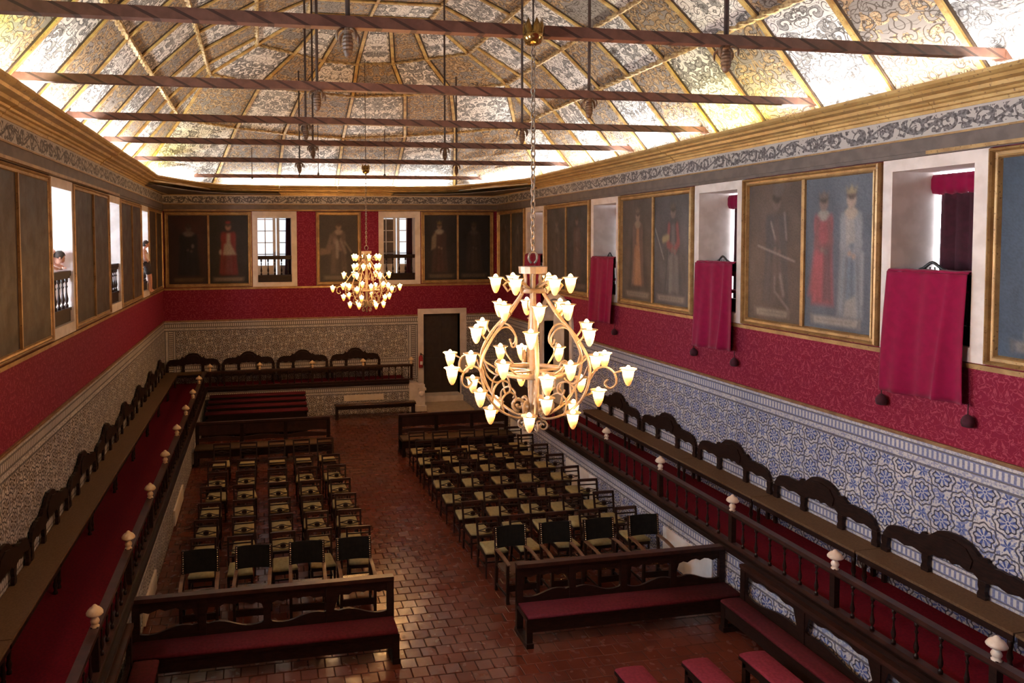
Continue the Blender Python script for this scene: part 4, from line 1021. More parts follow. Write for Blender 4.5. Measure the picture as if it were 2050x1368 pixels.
# ---------------------------------------------------------------- carved benches along the walls
def wall_bench(pitch, name_label):
    """local frame: x along the wall, y = 0 at the wall and growing into the hall, z = 0 on the dais carpet"""
    t = thing('carved_settle', name_label, 'bench', group='carved settles along the walls')
    h = pitch/2; e = h-0.045
    zs = 0.44
    g = pitch/2.16
    f = lambda pts: [(u*g, z) for u, z in pts]
    upper = f([(0,1.09),(.10,1.085),(.20,1.05),(.28,.985),(.33,.94),(.37,.93),(.40,.955),(.43,.95),(.45,.91),(.52,.875),(.60,.885),(.68,.875),(.74,.885),(.82,.87),(.90,.85),(.97,.80),(1.0,.74),(1.03,.70)])
    upper = [(-u, z) for u, z in upper[:0:-1]] + upper
    def low(u):
        a = abs(u)/g
        if a < 0.33: return 0.685 + 0.03*math.cos(a/0.33*PI/2) - 0.02*math.cos(a*38)
        if a < 0.43: return 0.60
        if a < 0.95: return 0.67 - 0.015*math.cos((a-0.69)*24)
        return 0.60
    us = sorted(set([u for u, z in upper] + [s*g*a for s in (-1, 1) for a in (.05,.12,.2,.27,.329,.331,.429,.431,.5,.57,.63,.69,.75,.81,.88,.949,.951)]))
    def hi(u):
        for i in range(len(upper)-1):
            if upper[i][0] <= u <= upper[i+1][0]:
                q = (u-upper[i][0])/((upper[i+1][0]-upper[i][0]) or 1); return upper[i][1]*(1-q)+upper[i+1][1]*q
        return 0.7
    b = MB(); b.strip([(u, low(u)) for u in us], [(u, hi(u)) for u in us], lambda u, v, w: (u, 0.03+w, v), 0.045)
    b.build('crest_board', M['wood'], t)
    b = MB(); b.prism([(-.24*g,.74),(.24*g,.74),(.27*g,.86),(.18*g,.98),(0,1.02),(-.18*g,.98),(-.27*g,.86)], lambda u, v, w: (u, 0.075+w, v), 0.02)
    b.build('shell_carving', M['wood'], t)
    for u in (-1.0, -0.38, 0.38, 1.0):
        x = u*g; x = max(-e+0.03, min(e-0.03, x)); wd = 0.045
        pts = [(-wd, zs-0.02), (wd, zs-0.02), (wd*1.25, zs+.05), (wd*.8, zs+.10), (wd*1.1, zs+.16), (wd, zs+.22), (-wd, zs+.22), (-wd*1.1, zs+.16), (-wd*.8, zs+.10), (-wd*1.25, zs+.05)]
        MB().prism(pts, lambda u_, v, w, x=x: (x+u_, 0.03+w, v), 0.05).build('back_post', M['wood'], t)
    MB().box(-h+0.006, 0.015, zs-0.035, h-0.006, 0.47, zs).build('seat', M['tan'], t)
    MB().box(-h+0.02, 0.43, zs-0.12, h-0.02, 0.455, zs-0.035).build('apron', M['wood'], t)
    for sx in (-1, 1):
        b = sm(); b.lathe([(0.03,0),(0.03,.03),(0.02,.05),(0.034,.11),(0.022,.17),(0.03,.24),(0.03,.33)], (sx*(h-0.09), 0.40, 0), 8); b.build('leg', M['wood'], t)
        MB().box(sx*(h-0.09)-0.025, 0.05, 0, sx*(h-0.09)+0.025, 0.10, zs-0.035).build('leg', M['wood'], t)
    return t
proto = wall_bench(2.16, 'x'); first = True
ys = [5.33] + [7.50 + 2.165*k for k in range(5)]
for i, y in enumerate(ys):
    r = proto if i == 0 else copy_tree(proto, (0,0,0))
    r.location = (W-0.012, y, Z_D); r.rotation_euler.z = PI/2
    r['label'] = 'carved dark settle with tan seat on the blue-tiled side, %s' % (ORD[i-1] + ' from the viewer' if i else 'cut off by the frame edge')
proto = wall_bench(2.05, 'x')
for i, y in enumerate([7.4] + [9.46+2.04*k for k in range(8)]):
    r = proto if i == 0 else copy_tree(proto, (0,0,0))
    r.location = (0.02, y, Z_D); r.rotation_euler.z = -PI/2
    r['label'] = 'carved dark settle on the lamp-lit left dais, %s' % (ORD[i-1] + ' from the viewer' if i else 'cut off by the frame edge')
proto = wall_bench(1.86, 'x')
for i, x in enumerate([0.95, 2.81, 4.68, 6.54]):
    r = proto if i == 0 else copy_tree(proto, (0,0,0))
    r.location = (x, D-0.02, Z_D-0.04); r.rotation_euler.z = PI
    r['label'] = 'carved dark settle on the end wall dais, %s of four from the corner' % ORD[i]

# ---------------------------------------------------------------- balustrades of the dais
FIN = [(0.0,0),(0.045,0.0),(0.048,0.015),(0.03,0.03),(0.044,0.05),(0.05,0.07),(0.042,0.095),(0.024,0.11),(0.03,0.125),(0.075,0.14),(0.092,0.155),(0.092,0.17),(0.080,0.19),(0.078,0.195),(0.060,0.215),(0.034,0.228),(0.030,0.24),(0.014,0.255),(0.0,0.26)]
b = sm(); b.lathe(turned(0.42, 0.027), (0,0,0), 8); me_bal = b.mesh('baluster', M['wood'])
b = sm(); b.lathe(FIN, (0,0,0), 14); me_fin = b.mesh('finial', M['bone']); me_fin_w = b.mesh('finial', M['bone_warm'])
def balustrade(label, a, bb, posts, skip_fin=(), warm=False, per=6):
    a, bb = Vector(a), Vector(bb); dirv = (bb-a).normalized()
    t = thing('dais_balustrade', label, 'balustrade', a, group='balustrades along the dais')
    z0 = 0.0
    def bar(nm, w, h, z, mat): MB().bar((0,0,z), tuple((bb-a)+Vector((0,0,z))), w, h).build(nm, M[mat], t)
    bar('bottom_rail', 0.10, 0.05, 0.03, 'wood_red'); bar('handrail', 0.11, 0.05, 0.525, 'wood_red'); bar('rail_underside', 0.07, 0.03, 0.487, 'wood')
    L = (bb-a).length
    for i, s in enumerate(posts):
        p = dirv*s
        MB().box(p.x-0.04, p.y-0.04, 0.0, p.x+0.04, p.y+0.04, 0.56).build('post', M['wood'], t)
        if i not in skip_fin:
            o = bpy.data.objects.new('finial', me_fin_w if warm else me_fin); C.objects.link(o); o.parent = t; o.location = p + Vector((0,0,0.545))
    st_ = [-1e9] + list(posts)
    step = (posts[1]-posts[0])/(per+1)
    s = posts[0]
    while s > step: s -= step
    while s < L-0.05:
        if min(abs(s-q) for q in posts) > step*0.4:
            o = bpy.data.objects.new('baluster', me_bal); C.objects.link(o); o.parent = t; o.location = dirv*s + Vector((0,0,0.055))
        s += step
    return t
ZB = 1.10
balustrade('dark balustrade with pale ball finials before the blue-tiled dais', (W-DX+0.0, 1.0, ZB), (W-DX, 18.6, ZB), [y-1.0 for y in (3.77, 5.84, 7.90, 9.94, 12.0, 14.1, 16.15, 18.2)])
balustrade('dark balustrade with tan ball finials along the lamp-lit left dais', (DX-0.02, 1.0, ZB), (DX-0.02, YB+0.06, ZB), [y-1.0 for y in (4.22, 6.25, 8.26, 10.33, 12.35, 14.28, 16.28, 18.2, 20.12, 22.15)], warm=True)
balustrade('dark balustrade across the end wall dais, ending at the stone pier', (DX+0.06, YB+0.02, ZB), (8.42, YB+0.02, ZB), [0.10, 1.71, 3.46, 5.19, 6.87], skip_fin=(), warm=True)

# ---------------------------------------------------------------- chairs
def regular_chair():
    """faces -Y; origin under the middle of the seat"""
    t = thing('side_chair', 'x', 'chair', group='mustard-seated chairs of the audience')
    w, d = 0.205, 0.22
    b = sm(); pts = []
    for z, k in ((0.435, 0.96), (0.445, 1.0), (0.47, 1.0), (0.485, 0.93), (0.49, 0.7)):
        pts.append([(sx*(w+0.005)*k, sy*(d+0.005)*k, z) for sx, sy in ((-1,-1.03),(-.5,-1.06),(.5,-1.06),(1,-1.03),(.92,0),(.86,.96),(.4,1),(-.4,1),(-.86,.96),(-.92,0))])
    n = 10; vs = [p for r in pts for p in r]
    b.add(vs, [(r*n+i, r*n+(i+1)%n, (r+1)*n+(i+1)%n, (r+1)*n+i) for r in range(4) for i in range(n)] + [tuple(range(n-1,-1,-1)), tuple(4*n+i for i in range(n))])
    b.build('seat', M['mustard'], t)
    MB().box(-w, -d, 0.375, w, -d+0.025, 0.437).box(-w, d-0.025, 0.375, w, d, 0.437).box(-w, -d+.025, 0.375, -w+0.022, d-.025, 0.437).box(w-0.022, -d+.025, 0.375, w, d-.025, 0.437).build('seat_frame', M['wood'], t)
    for s in (-1, 1):
        MB().tube([(s*(w-0.015), -d+0.018, 0), (s*(w-0.015), -d+0.018, 0.40)], [0.014, 0.021], 4).build('leg', M['wood'], t)
        MB().bar((s*(w-0.015), d+0.05, 0), (s*(w-0.015), d-0.01, 0.44), 0.034, 0.034, (0,1,0)).build('leg', M['wood'], t)
        MB().bar((s*(w-0.012), d-0.01, 0.43), (s*(w-0.004), d+0.085, 0.885), 0.034, 0.030, (0,1,0)).build('back_post', M['wood'], t)
        MB().bar((s*(w-0.015), -d+0.02, 0.19), (s*(w-0.015), d+0.02, 0.19), 0.016, 0.022).build('stretcher', M['wood'], t)
    MB().bar((-w+.015, 0.0, 0.19), (w-.015, 0.0, 0.19), 0.016, 0.022).build('stretcher', M['wood'], t)
    yb = lambda z: d-0.01 + 0.095*(z-0.43)/0.455
    MB().bar((-w-.004, yb(.875), .865), (w+.004, yb(.875), .865), 0.028, 0.055).build('top_rail', M['wood_red'], t)
    MB().bar((-w, yb(.775), .775), (w, yb(.775), .775), 0.018, 0.022).build('cross_rail', M['wood'], t)
    MB().bar((-w, yb(.57), .57), (w, yb(.57), .57), 0.020, 0.026).build('cross_rail', M['wood'], t)
    b = MB()
    for q in (-1, 1):
        P = catmull([(-w+.01, yb(.665), .665), (-0.09, yb(.665), .665+q*.018), (0, yb(.665), .665+q*.045), (0.09, yb(.665), .665+q*.018), (w-.01, yb(.665), .665)], 3)
        b.tube(P, 0.009, 4)
    b.prism([(0.052*math.cos(2*PI*i/10), 0.665+0.033*math.sin(2*PI*i/10)) for i in range(10)], lambda u, v, w_: (u, yb(.665)-0.008+w_, v), 0.016)
    b.build('splat', M['wood'], t, kind='stuff')
    return t
proto = regular_chair(); firstc = True
rowsL = [12.35, 13.2, 14.05, 14.98, 15.88, 16.72, 18.2]; rowsR = [12.3, 13.12, 13.9, 14.78, 15.7, 16.55, 17.42, 18.25]
colsL = [2.23, 2.88, 3.57, 4.21, 4.84]; colsR = [7.20, 7.88, 8.56, 9.22, 9.92]
chairs = []
for blk, rows, cols in (('left', rowsL, colsL), ('right', rowsR, colsR)):
    for i, y in enumerate(rows):
        for j, x in enumerate(cols):
            r = proto if not chairs else copy_tree(proto, (0,0,0))
            chairs.append(r)
            r.location = (x + R.uniform(-.025, .025) + (0.05 if (i*3+j) % 4 == 0 else 0)*0.5, y-0.30+R.uniform(-.03, .03), 0.004); r.rotation_euler.z = R.uniform(-0.06, 0.06)
            aisle = (4-j) if blk == 'left' else j
            side = 'lamp-lit left block' if blk == 'left' else 'right block beside blue tiles'
            r['label'] = 'mustard chair, row %s from armchairs, %s, %s' % (ORD[i], ['aisle end', 'one in from aisle', 'middle of row', 'one in from dais', 'dais end'][aisle], side)
def armchair():
    t = thing('leather_armchair', 'x', 'armchair', group='black leather armchairs of the front row')
    w, d = 0.265, 0.24
    MB().box(-w, -d, 0.42, w, d, 0.47).build('seat', M['leather_brown'], t)
    b = sm()
    for i in range(12): b.lathe([(0.0,0.004),(0.008,0.0),(0.0,-0.006)][::-1], (-w+0.02+i*(2*w-0.04)/11, -d-0.002, 0.44), 5)
    for s in (-1, 1):
        for i in range(9): b.lathe([(0.0,-0.008),(0.009,0.0),(0.0,0.008)], (s*(w+.004), -d+0.03+i*(2*d-0.06)/8, 0.445), 5)
    b.build('seat_studs', M['brass'], t, kind='stuff')
    for s in (-1, 1):
        MB().box(s*w-0.022, -d-0.02, 0, s*w+0.022, -d+0.024, 0.66).build('leg', M['wood'], t)
        MB().bar((s*w, d+0.03, 0), (s*w, d, 0.45), 0.044, 0.044, (0,1,0)).build('leg', M['wood'], t)
        MB().bar((s*w, d, 0.43), (s*w, d+0.075, 1.06), 0.042, 0.040, (0,1,0)).build('back_post', M['wood'], t)
        P = catmull([(s*w, d+0.02, .70), (s*w, 0.0, .705), (s*w, -d, .675), (s*w, -d-0.06, .66)], 3)
        b = MB()
        for i in range(len(P)-1): b.bar(P[i], P[i+1], 0.055, 0.026)
        b.build('arm', M['wood_lit'], t, kind='stuff')
        MB().bar((s*w, -d, 0.12), (s*w, d, 0.12), 0.02, 0.035).build('stretcher', M['wood'], t)
        b = sm()
        for i in range(10):
            z = 0.735+i*0.034; y = d+0.02+0.075*(z-.43)/.63-0.035
            b.lathe([(0.0,-0.013),(0.0125,-0.006),(0.0125,0.006),(0.0,0.013)], (s*(w-0.004), y-0.010, z), 6)
            if i % 2 == 0: b.lathe([(0.0,-0.007),(0.008,0.0),(0.0,0.007)], (s*(w+.022), y+0.01, z-0.2), 5)
        b.build('back_studs', M['brass'], t, kind='stuff')
    MB().box(-w, -d, 0.20, w, -d+0.02, 0.30).build('stretcher', M['wood'], t)
    b = MB(); y0 = lambda z: d+0.075*(z-.43)/.63
    vs = []; NX = 8
    for z in (0.715, 0.80, 0.93, 1.06):
        for i in range(NX+1):
            s = i/NX*2-1; vs.append((s*(w-0.005), y0(z)+0.02*(1-s*s)-0.012, z+0.006*(1-s*s)))
    n0 = len(vs); vs += [(x, y-0.014, z) for x, y, z in vs]
    fs = []
    for r in range(3):
        for i in range(NX):
            q = (r*(NX+1)+i, r*(NX+1)+i+1, (r+1)*(NX+1)+i+1, (r+1)*(NX+1)+i); fs += [q, tuple(v+n0 for v in q[::-1])]
    for i in range(NX):
        fs += [(i, n0+i, n0+i+1, i+1), (3*(NX+1)+i, 3*(NX+1)+i+1, n0+3*(NX+1)+i+1, n0+3*(NX+1)+i)]
    b.add(vs, fs); b.build('backrest', M['leather'], t)
    return t
proto = armchair()
for i, x in enumerate([2.27, 3.07, 3.92, 4.69, 7.37, 8.16, 8.97, 9.79]):
    r = proto if i == 0 else copy_tree(proto, (0,0,0))
    r.location = (x, 11.18 - (0.04 if i > 3 else 0), 0.004); r.rotation_euler.z = [0.02,-0.05,-0.03,0.0,0.05,-0.02,0.04,-0.03][i]
    r['label'] = 'black leather armchair with brass studs, %s from the %s dais, front row' % (ORD[i if i < 4 else 7-i], 'left' if i < 4 else 'blue-tiled right')

# ---------------------------------------------------------------- pew benches with pierced backs
def wavy(u, n, a): return a*abs(math.sin(u*PI*n))
def pew(name, label, L, depth=0.42, solid=False, cush='cushion', ends=(True, True), zr=1.05, legs=True, lit='wood_red', group=None):
    """x 0..L, front of the seat at y = 0 (towards -Y), back at y = depth"""
    t = thing(name, label, 'bench', group=group)
    MB().box(0, depth-0.02, zr-0.055, L, depth+0.09, zr).build('top_rail', M[lit], t)
    MB().box(0.01, depth-0.005, zr-0.085, L-0.01, depth+0.075, zr-0.055).build('rail_moulding', M['wood'], t)
    N = max(24, int(L*14)); us = [L*i/N for i in range(N+1)]
    nb_ = 4 if L > 3 else 2
    if solid:
        MB().box(0.03, depth+0.015, 0.70, L-0.03, depth+0.045, zr-0.08).build('back_panel', M['wood_red'], t)
        def lowu(u):
            s = (u/L*3) % 1; return 0.70 - (0.0 if not 0.25 < s < 0.75 else 0.06*math.sin((s-0.25)*2*PI))
        b = MB(); b.strip([(u, 0.52) for u in us], [(u, 0.60 + 0.05*abs(math.sin(u/L*3*PI))) for u in us], lambda u, v, w: (u, depth+0.015+w, v), 0.03); b.build('lower_board', M['wood_red'], t)
    else:
        def f_up(u):
            s = (u/L*nb_) % 1
            if s < 0.08 or s > 0.92: return 0.62
            return 0.82 + 0.045*math.sin((s-0.08)/0.84*PI) - 0.02*math.cos((s-.5)*26)
        def f_lo(u):
            s = (u/L*nb_) % 1
            if s < 0.08 or s > 0.92: return 0.63
            return 0.58 + 0.05*math.sin((s-0.5)*2*PI*1.0 + (PI if int(u/L*nb_) % 2 else 0))
        b = MB(); b.strip([(u, f_up(min(u, L-1e-4))) for u in us], [(u, zr-0.08) for u in us], lambda u, v, w: (u, depth+0.015+w, v), 0.035); b.build('upper_board', M['wood'], t)
        b = MB(); b.strip([(u, 0.44) for u in us], [(u, f_lo(min(u, L-1e-4))) for u in us], lambda u, v, w: (u, depth+0.015+w, v), 0.035); b.build('lower_board', M['wood'], t)
    for i in range(nb_+1 if not solid else 4):
        x = (L-0.10)*i/(nb_ if not solid else 3)
        MB().box(x, depth, 0.0 if i in (0, nb_) or solid else 0.44, x+0.10, depth+0.065, zr-0.055).build('back_stile', M['wood'], t)
    MB().box(0.0, 0.0, 0.385, L, depth+0.0, 0.425).build('seat_board', M['wood'], t)
    b = sm(); pr = [(0.0,0.425),(-0.012,0.44),(-0.005,0.465),(0.04,0.475),(depth*.5,0.478),(depth-0.02,0.472),(depth,0.455),(depth,0.425)]
    x0, x1 = 0.02, L-0.02; k = len(pr)
    b.add([(x0, y, z) for y, z in pr] + [(x1, y, z) for y, z in pr], [(i, i+1, k+i+1, k+i) for i in range(k-1)] + [tuple(range(k-1,-1,-1)), tuple(range(k, 2*k))]); b.build('cushion', M[cush], t)
    MB().box(0.02, 0.02, 0.22, L-0.02, 0.05, 0.385).build('front_board', M['wood'], t)
    for x in (0.0, L-0.09):
        MB().box(x, 0.01, 0.0, x+0.09, 0.07, 0.385).build('leg', M['wood'], t)
        MB().box(x-0.01, -0.01, 0.0, x+0.10, depth+0.08, 0.07).build('sledge_foot', M['wood'], t)
    return t
p1 = pew('pierced_pew', 'dark pierced-back pew with red cushion, facing the viewer, left of the aisle', 3.62); p1.location = (DX+0.05, 9.62, 0.004)
p2 = pew('pierced_pew', 'dark pierced-back pew with red cushion, facing the viewer, right of the aisle', 3.46); p2.location = (6.96, 9.62, 0.004)
p3 = pew('pierced_pew', 'red-cushioned side pew against the blue tiles, its back pierced with wavy openings', 4.9, 0.33, zr=0.98); p3.location = (W-DX-0.46, 9.56, 0.004); p3.rotation_euler.z = -PI/2
p4 = pew('pierced_pew', 'red-cushioned side pew against the lamp-lit left dais', 4.9, 0.32, zr=0.98); p4.location = (DX+0.46, 4.66, 0.004); p4.rotation_euler.z = PI/2
p5 = pew('panelled_pew', 'panel-backed dark pew behind the left chairs, before the red benches', 3.62, 0.5, True, 'tan'); p5.location = (DX+0.06, 19.25, 0.004)
p6 = pew('panelled_pew', 'panel-backed brown pew behind the right chairs, under the large chandelier', 3.2, 0.5, True, 'tan'); p6.location = (7.0, 19.05, 0.004)
def stool_bench(name, label, L, depth, loc, rz=0, zt=0.47, group=None, skirt=True, cush='cushion'):
    t = thing(name, label, 'bench', loc, rz, group)
    MB().box(0, 0, zt-0.075, L, depth, zt-0.04).build('seat_board', M['wood'], t)
    b = sm(); k = 8; pr = [(0.01,zt-0.04),(0.0,zt-0.02),(0.02,zt-.004),(depth*.3,zt+.006),(depth*.7,zt+.006),(depth-.02,zt-.004),(depth,zt-.02),(depth-.01,zt-.04)]
    b.add([(0.01, y, z) for y, z in pr] + [(L-0.01, y, z) for y, z in pr], [(i, i+1, k+i+1, k+i) for i in range(k-1)] + [tuple(range(k-1,-1,-1)), tuple(range(k, 2*k))]); b.build('cushion', M[cush], t)
    MB().box(0.04, 0.03, zt-0.16, L-0.04, 0.055, zt-0.075).build('apron', M['wood'], t); MB().box(0.04, depth-0.055, zt-0.16, L-0.04, depth-0.03, zt-0.075).build('apron', M['wood'], t)
    for x in (0.03, L-0.10):
        for y in (0.03, depth-0.10):
            MB().box(x, y, 0, x+0.07, y+0.07, zt-0.075).build('leg', M['wood'], t)
    if skirt: MB().box(0.05, 0.045, 0.05, L-0.05, 0.06, zt-0.15).build('front_board', M['wood'], t)
    return t
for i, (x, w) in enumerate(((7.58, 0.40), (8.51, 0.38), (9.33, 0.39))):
    stool_bench('cushioned_bench', 'red-cushioned bench end at the frame bottom, %s of three from the aisle' % ORD[i], 2.6, w, (x+w, 5.62, 0.004), PI/2, 0.48, 'red benches at the bottom edge', False, 'cushion_daylit')
for i, (y, z) in enumerate(((22.05, .74), (22.65, .79), (23.2, .845), (23.68, .91))):
    stool_bench('tiered_bench', 'long red-cushioned bench in the tier before the end dais, %s row up' % ORD[i], 3.1, 0.36, (1.55+0.01*i, y, 0.004), 0, z, 'tiered red benches')
stool_bench('low_bench', 'low dark bench with red pad before the tiled end dais', 2.72, 0.36, (5.62, 23.4, 0.004), 0, 0.50, None, False, 'leather_brown')

# ---------------------------------------------------------------- tie beams, hanging rods
beamY = [7.0, 9.88, 12.68, 15.5, 18.88, 23.45]
for i, y in enumerate(beamY):
    x0, x1 = (0.06, W-0.06) if i < 5 else (1.25, W-1.2)
    t = thing('tie_beam', 'brown painted tie beam with diagonal bands, %s from the viewer' % ORD[i], 'beam', (W/2, y, 8.0), group='tie beams across the vault')
    MB().box(x0-W/2, -0.055, -0.055, x1-W/2, 0.055, 0.055).build('timber', M['beam'], t)
    for s in (-1, 1):
        MB().box((x0 if s < 0 else x1-0.12)-W/2, -0.065, -0.065, (x0+0.12 if s < 0 else x1)-W/2, 0.065, 0.065).build('end_shoe', M['beam'], t)
def vault_z(x, y):
    dx = abs(x-W/2); xs = [W/2-v for v in XL]
    for l in range(4):
        if xs[l] >= dx >= xs[l+1]: return ZL[l] + (ZL[l+1]-ZL[l])*(xs[l]-dx)/(xs[l]-xs[l+1])
    return 11.3
rods = [(4.12,0),(8.18,0),(4.05,1),(8.0,1),(4.07,2),(8.03,2),(4.4,3),(7.3,3),(4.3,4),(8.5,4)]
for i, (x, k) in enumerate(rods):
    y = beamY[k]; zt = vault_z(x, y)-0.02
    if k == 4: zt = min(zt, 10.3)
    t = thing('hanging_rod', 'iron rod with carved cone pendant on tie beam %s, %s rod' % (ORD[k], 'left' if i % 2 == 0 else 'right'), 'rod', (x, y, 8.0), group='hanging rods of the tie beams')
    MB().tube([(0,0,0.055), (0,0,zt-8.0)], 0.026 if k == 0 else 0.022, 6).build('rod', M['iron'], t)
    b = MB(); b.lathe([(0.0,-0.34),(0.03,-0.32)] + [(0.030+0.024*math.sin(PI*(j+2)/14)+(0.005 if j % 2 else -0.003), -0.29+0.20*j/11) for j in range(12)] + [(0.05,-0.08),(0.05,-0.055)], (0,0,0), 12)
    b.build('cone_pendant', M['cone'], t)
    for q in range(4):
        a = q*PI/2+0.5; ca, sa = math.cos(a), math.sin(a); b = sm()
        P = catmull([(0.05*ca, 0.05*sa, -0.07), (0.09*ca, 0.09*sa, -0.075), (0.13*ca, 0.13*sa, -0.12), (0.125*ca, 0.125*sa, -0.19)], 3)
        b.tube(P, [0.010]+[0.022]*(len(P)-3)+[0.014, 0.005], 6, flat=0.5); b.build('leaf', M['cone'], t)
for j, (x, y, z0, z1) in enumerate(((4.42, 21.2, 7.85, 9.4), (3.05, 23.0, 7.95, 8.6), (5.05, 22.2, 8.0, 9.2), (7.15, 22.4, 8.0, 9.3))):
    t = thing('hanging_rod', 'thin dark rod hanging before the far vault, %s of four from the left' % ORD[[1,0,2,3][j]], 'rod', (x, y, z0), group='thin rods at the far end')
    MB().tube([(0,0,0), (0,0,z1-z0+0.6)], 0.013, 5).build('rod', M['iron'], t)
    b = MB(); b.lathe([(0.0,-0.10),(0.03,-0.07),(0.04,-0.03),(0.015,0.02)], (0,0,0), 8); b.build('cone_pendant', M['iron'], t)

# ---------------------------------------------------------------- chandeliers
def scroll_pts(c, r0_, turns, a0, sgn, n=14):
    """a spiral in the (r, z) plane"""
    return [(c[0]+r0_*(1-0.75*i/n)*math.cos(a0+sgn*turns*2*PI*i/n), c[1]+r0_*(1-0.75*i/n)*math.sin(a0+sgn*turns*2*PI*i/n)) for i in range(n+1)]
shade_prof = [(0.0,-0.15),(0.012,-0.148),(0.028,-0.125),(0.042,-0.085),(0.050,-0.045),(0.053,-0.012),(0.066,0.006),(0.072,0.014),(0.062,0.014),(0.045,-0.005),(0.0,-0.012)]
b = sm(); b.lathe(shade_prof, (0,0,0), 12); me_shade = b.mesh('glass_shade', M['shade'])
b = sm(); b.lathe([(0.0,-0.01),(0.02,0.0),(0.026,0.018),(0.014,0.038),(0.0,0.046)], (0,0,0), 8); me_bulb = b.mesh('bulb', M['bulb'])
b = MB(); b.lathe([(0.072,0.008),(0.079,0.008),(0.079,0.016),(0.072,0.016)], (0,0,0), 12); me_ring = b.mesh('shade_ring', M['cream_metal'])
def chandelier(label, loc, rz, ztop, hook):
    t = thing('chandelier', label, 'chandelier', loc, rz, 'lit iron chandeliers')
    cm = M['cream_metal']
    def rad(prof, a): return [(r*math.cos(a), r*math.sin(a), z) for r, z in prof]
    b = sm(); b.lathe([(0.03,0.12),(0.04,0.2),(0.034,0.3),(0.034,0.98),(0.046,1.0),(0.034,1.03),(0.03,1.60),(0.05,1.62)], (0,0,0), 10); b.build('stem', cm, t)
    b = MB(); b.lathe([(0.0,1.605),(0.14,1.61),(0.145,1.68),(0.0,1.685)], (0,0,0), 16); b.build('top_plate', cm, t)
    for zr, rr in ((1.44, 0.115), (0.62, 0.34)):
        b = sm(); b.tube([(rr*math.cos(2*PI*i/20), rr*math.sin(2*PI*i/20), zr) for i in range(21)], 0.018, 6, cap=False, flat=1.6); b.build('hoop', cm, t)
    b = MB()
    for k in range(6):
        a = k*PI/3; b.bar((0.03*math.cos(a), 0.03*math.sin(a), 0.62), (0.34*math.cos(a), 0.34*math.sin(a), 0.62), 0.025, 0.02)
    b.build('spokes', cm, t, kind='stuff')
    main = [(0.09,1.61),(0.085,1.52),(0.13,1.40),(0.28,1.20),(0.46,1.00),(0.58,0.80),(0.595,0.62),(0.53,0.42),(0.40,0.27),(0.24,0.18),(0.12,0.16),(0.06,0.24),(0.085,0.31)]
    for k in range(6):
        a = k*PI/3
        b = sm(); b.tube(rad([(p.x, p.y) for p in catmull([(r, z, 0) for r, z in main], 4)], a), 0.019, 6, flat=0.7); b.build('cage_rib', cm, t)
        S_ = [catmull([(r, z, 0) for r, z in q], 4) for q in (
            [(0.44,1.02),(0.36,1.08),(0.27,1.07),(0.20,0.98),(0.20,0.90),(0.24,0.88),(0.26,0.93)],
            [(0.585,0.74),(0.52,0.60),(0.42,0.54),(0.34,0.58),(0.33,0.66),(0.39,0.70),(0.43,0.65),(0.39,0.62)],
            [(0.47,0.34),(0.45,0.48),(0.37,0.55),(0.28,0.52),(0.27,0.44),(0.32,0.42),(0.34,0.47)],
            [(0.34,0.23),(0.36,0.36),(0.28,0.43),(0.20,0.38),(0.22,0.32)])]
        for P in S_:
            b = sm(); b.tube(rad([(p.x, p.y) for p in P], a), 0.013, 5, flat=0.8); b.build('inner_scroll', cm, t)
        # outward arm with the big scroll
        P = catmull([(r, z, 0) for r, z in [(0.59,0.60),(0.65,0.70),(0.74,0.73),(0.82,0.68),(0.84,0.58),(0.78,0.53),(0.73,0.57),(0.76,0.61)]], 4)
        b = sm(); b.tube(rad([(p.x, p.y) for p in P], a+0.06), 0.014, 5, flat=0.8); b.build('arm_scroll', cm, t)
        # foot scrolls
        b = sm(); b.tube(rad(scroll_pts((0.10,0.07), 0.055, 1.2, PI/2, -1), a+0.3), 0.011, 5); b.build('foot_scroll', cm, t)
        b = sm(); b.tube(rad(scroll_pts((0.135,0.275), 0.075, 1.3, -PI/2, 1), a+0.5), 0.014, 5, flat=1.4); b.build('leaf_scroll', cm, t)
        b = sm(); b.tube(rad([(0.03,1.44),(0.16,1.50),(0.24,1.54),(0.29,1.49),(0.25,1.43),(0.21,1.47)], a+0.52), 0.013, 5); b.build('top_scroll', cm, t)
    b = sm(); b.lathe([(0.0,0.0),(0.02,0.01),(0.03,0.03),(0.015,0.05),(0.02,0.12)], (0,0,0), 10); b.build('finial', M['iron'], t)
    # lamps: (radius, shade top, angle offset, where the arm starts)
    tiers = [(0.37,1.56,0.52,(0.16,1.50)), (0.36,1.30,0.10,(0.27,1.21)), (0.62,1.08,-0.10,(0.50,0.95)), (0.95,0.72,0.06,(0.82,0.68)), (0.62,0.78,0.52,(0.36,0.64)), (0.66,0.48,0.12,(0.53,0.42)), (0.46,0.26,-0.14,(0.36,0.25))]
    for ti, (r, z, off, st_) in enumerate(tiers):
        for k in range(6):
            a = k*PI/3 + off; p = Vector((r*math.cos(a), r*math.sin(a), z))
            b = sm(); P = catmull([(st_[0]*math.cos(a), st_[0]*math.sin(a), st_[1]), ((st_[0]+r)/2*math.cos(a), (st_[0]+r)/2*math.sin(a), (st_[1]+z)/2+0.01), ((r-0.075)*math.cos(a), (r-0.075)*math.sin(a), z+0.01)], 3)
            b.tube(P, 0.010, 5); arm = b.build('lamp_arm', cm, t)
            for nm, me in (('glass_shade', me_shade), ('shade_ring', me_ring), ('bulb', me_bulb)):
                o = bpy.data.objects.new(nm, me); C.objects.link(o); o.parent = arm; o.location = p
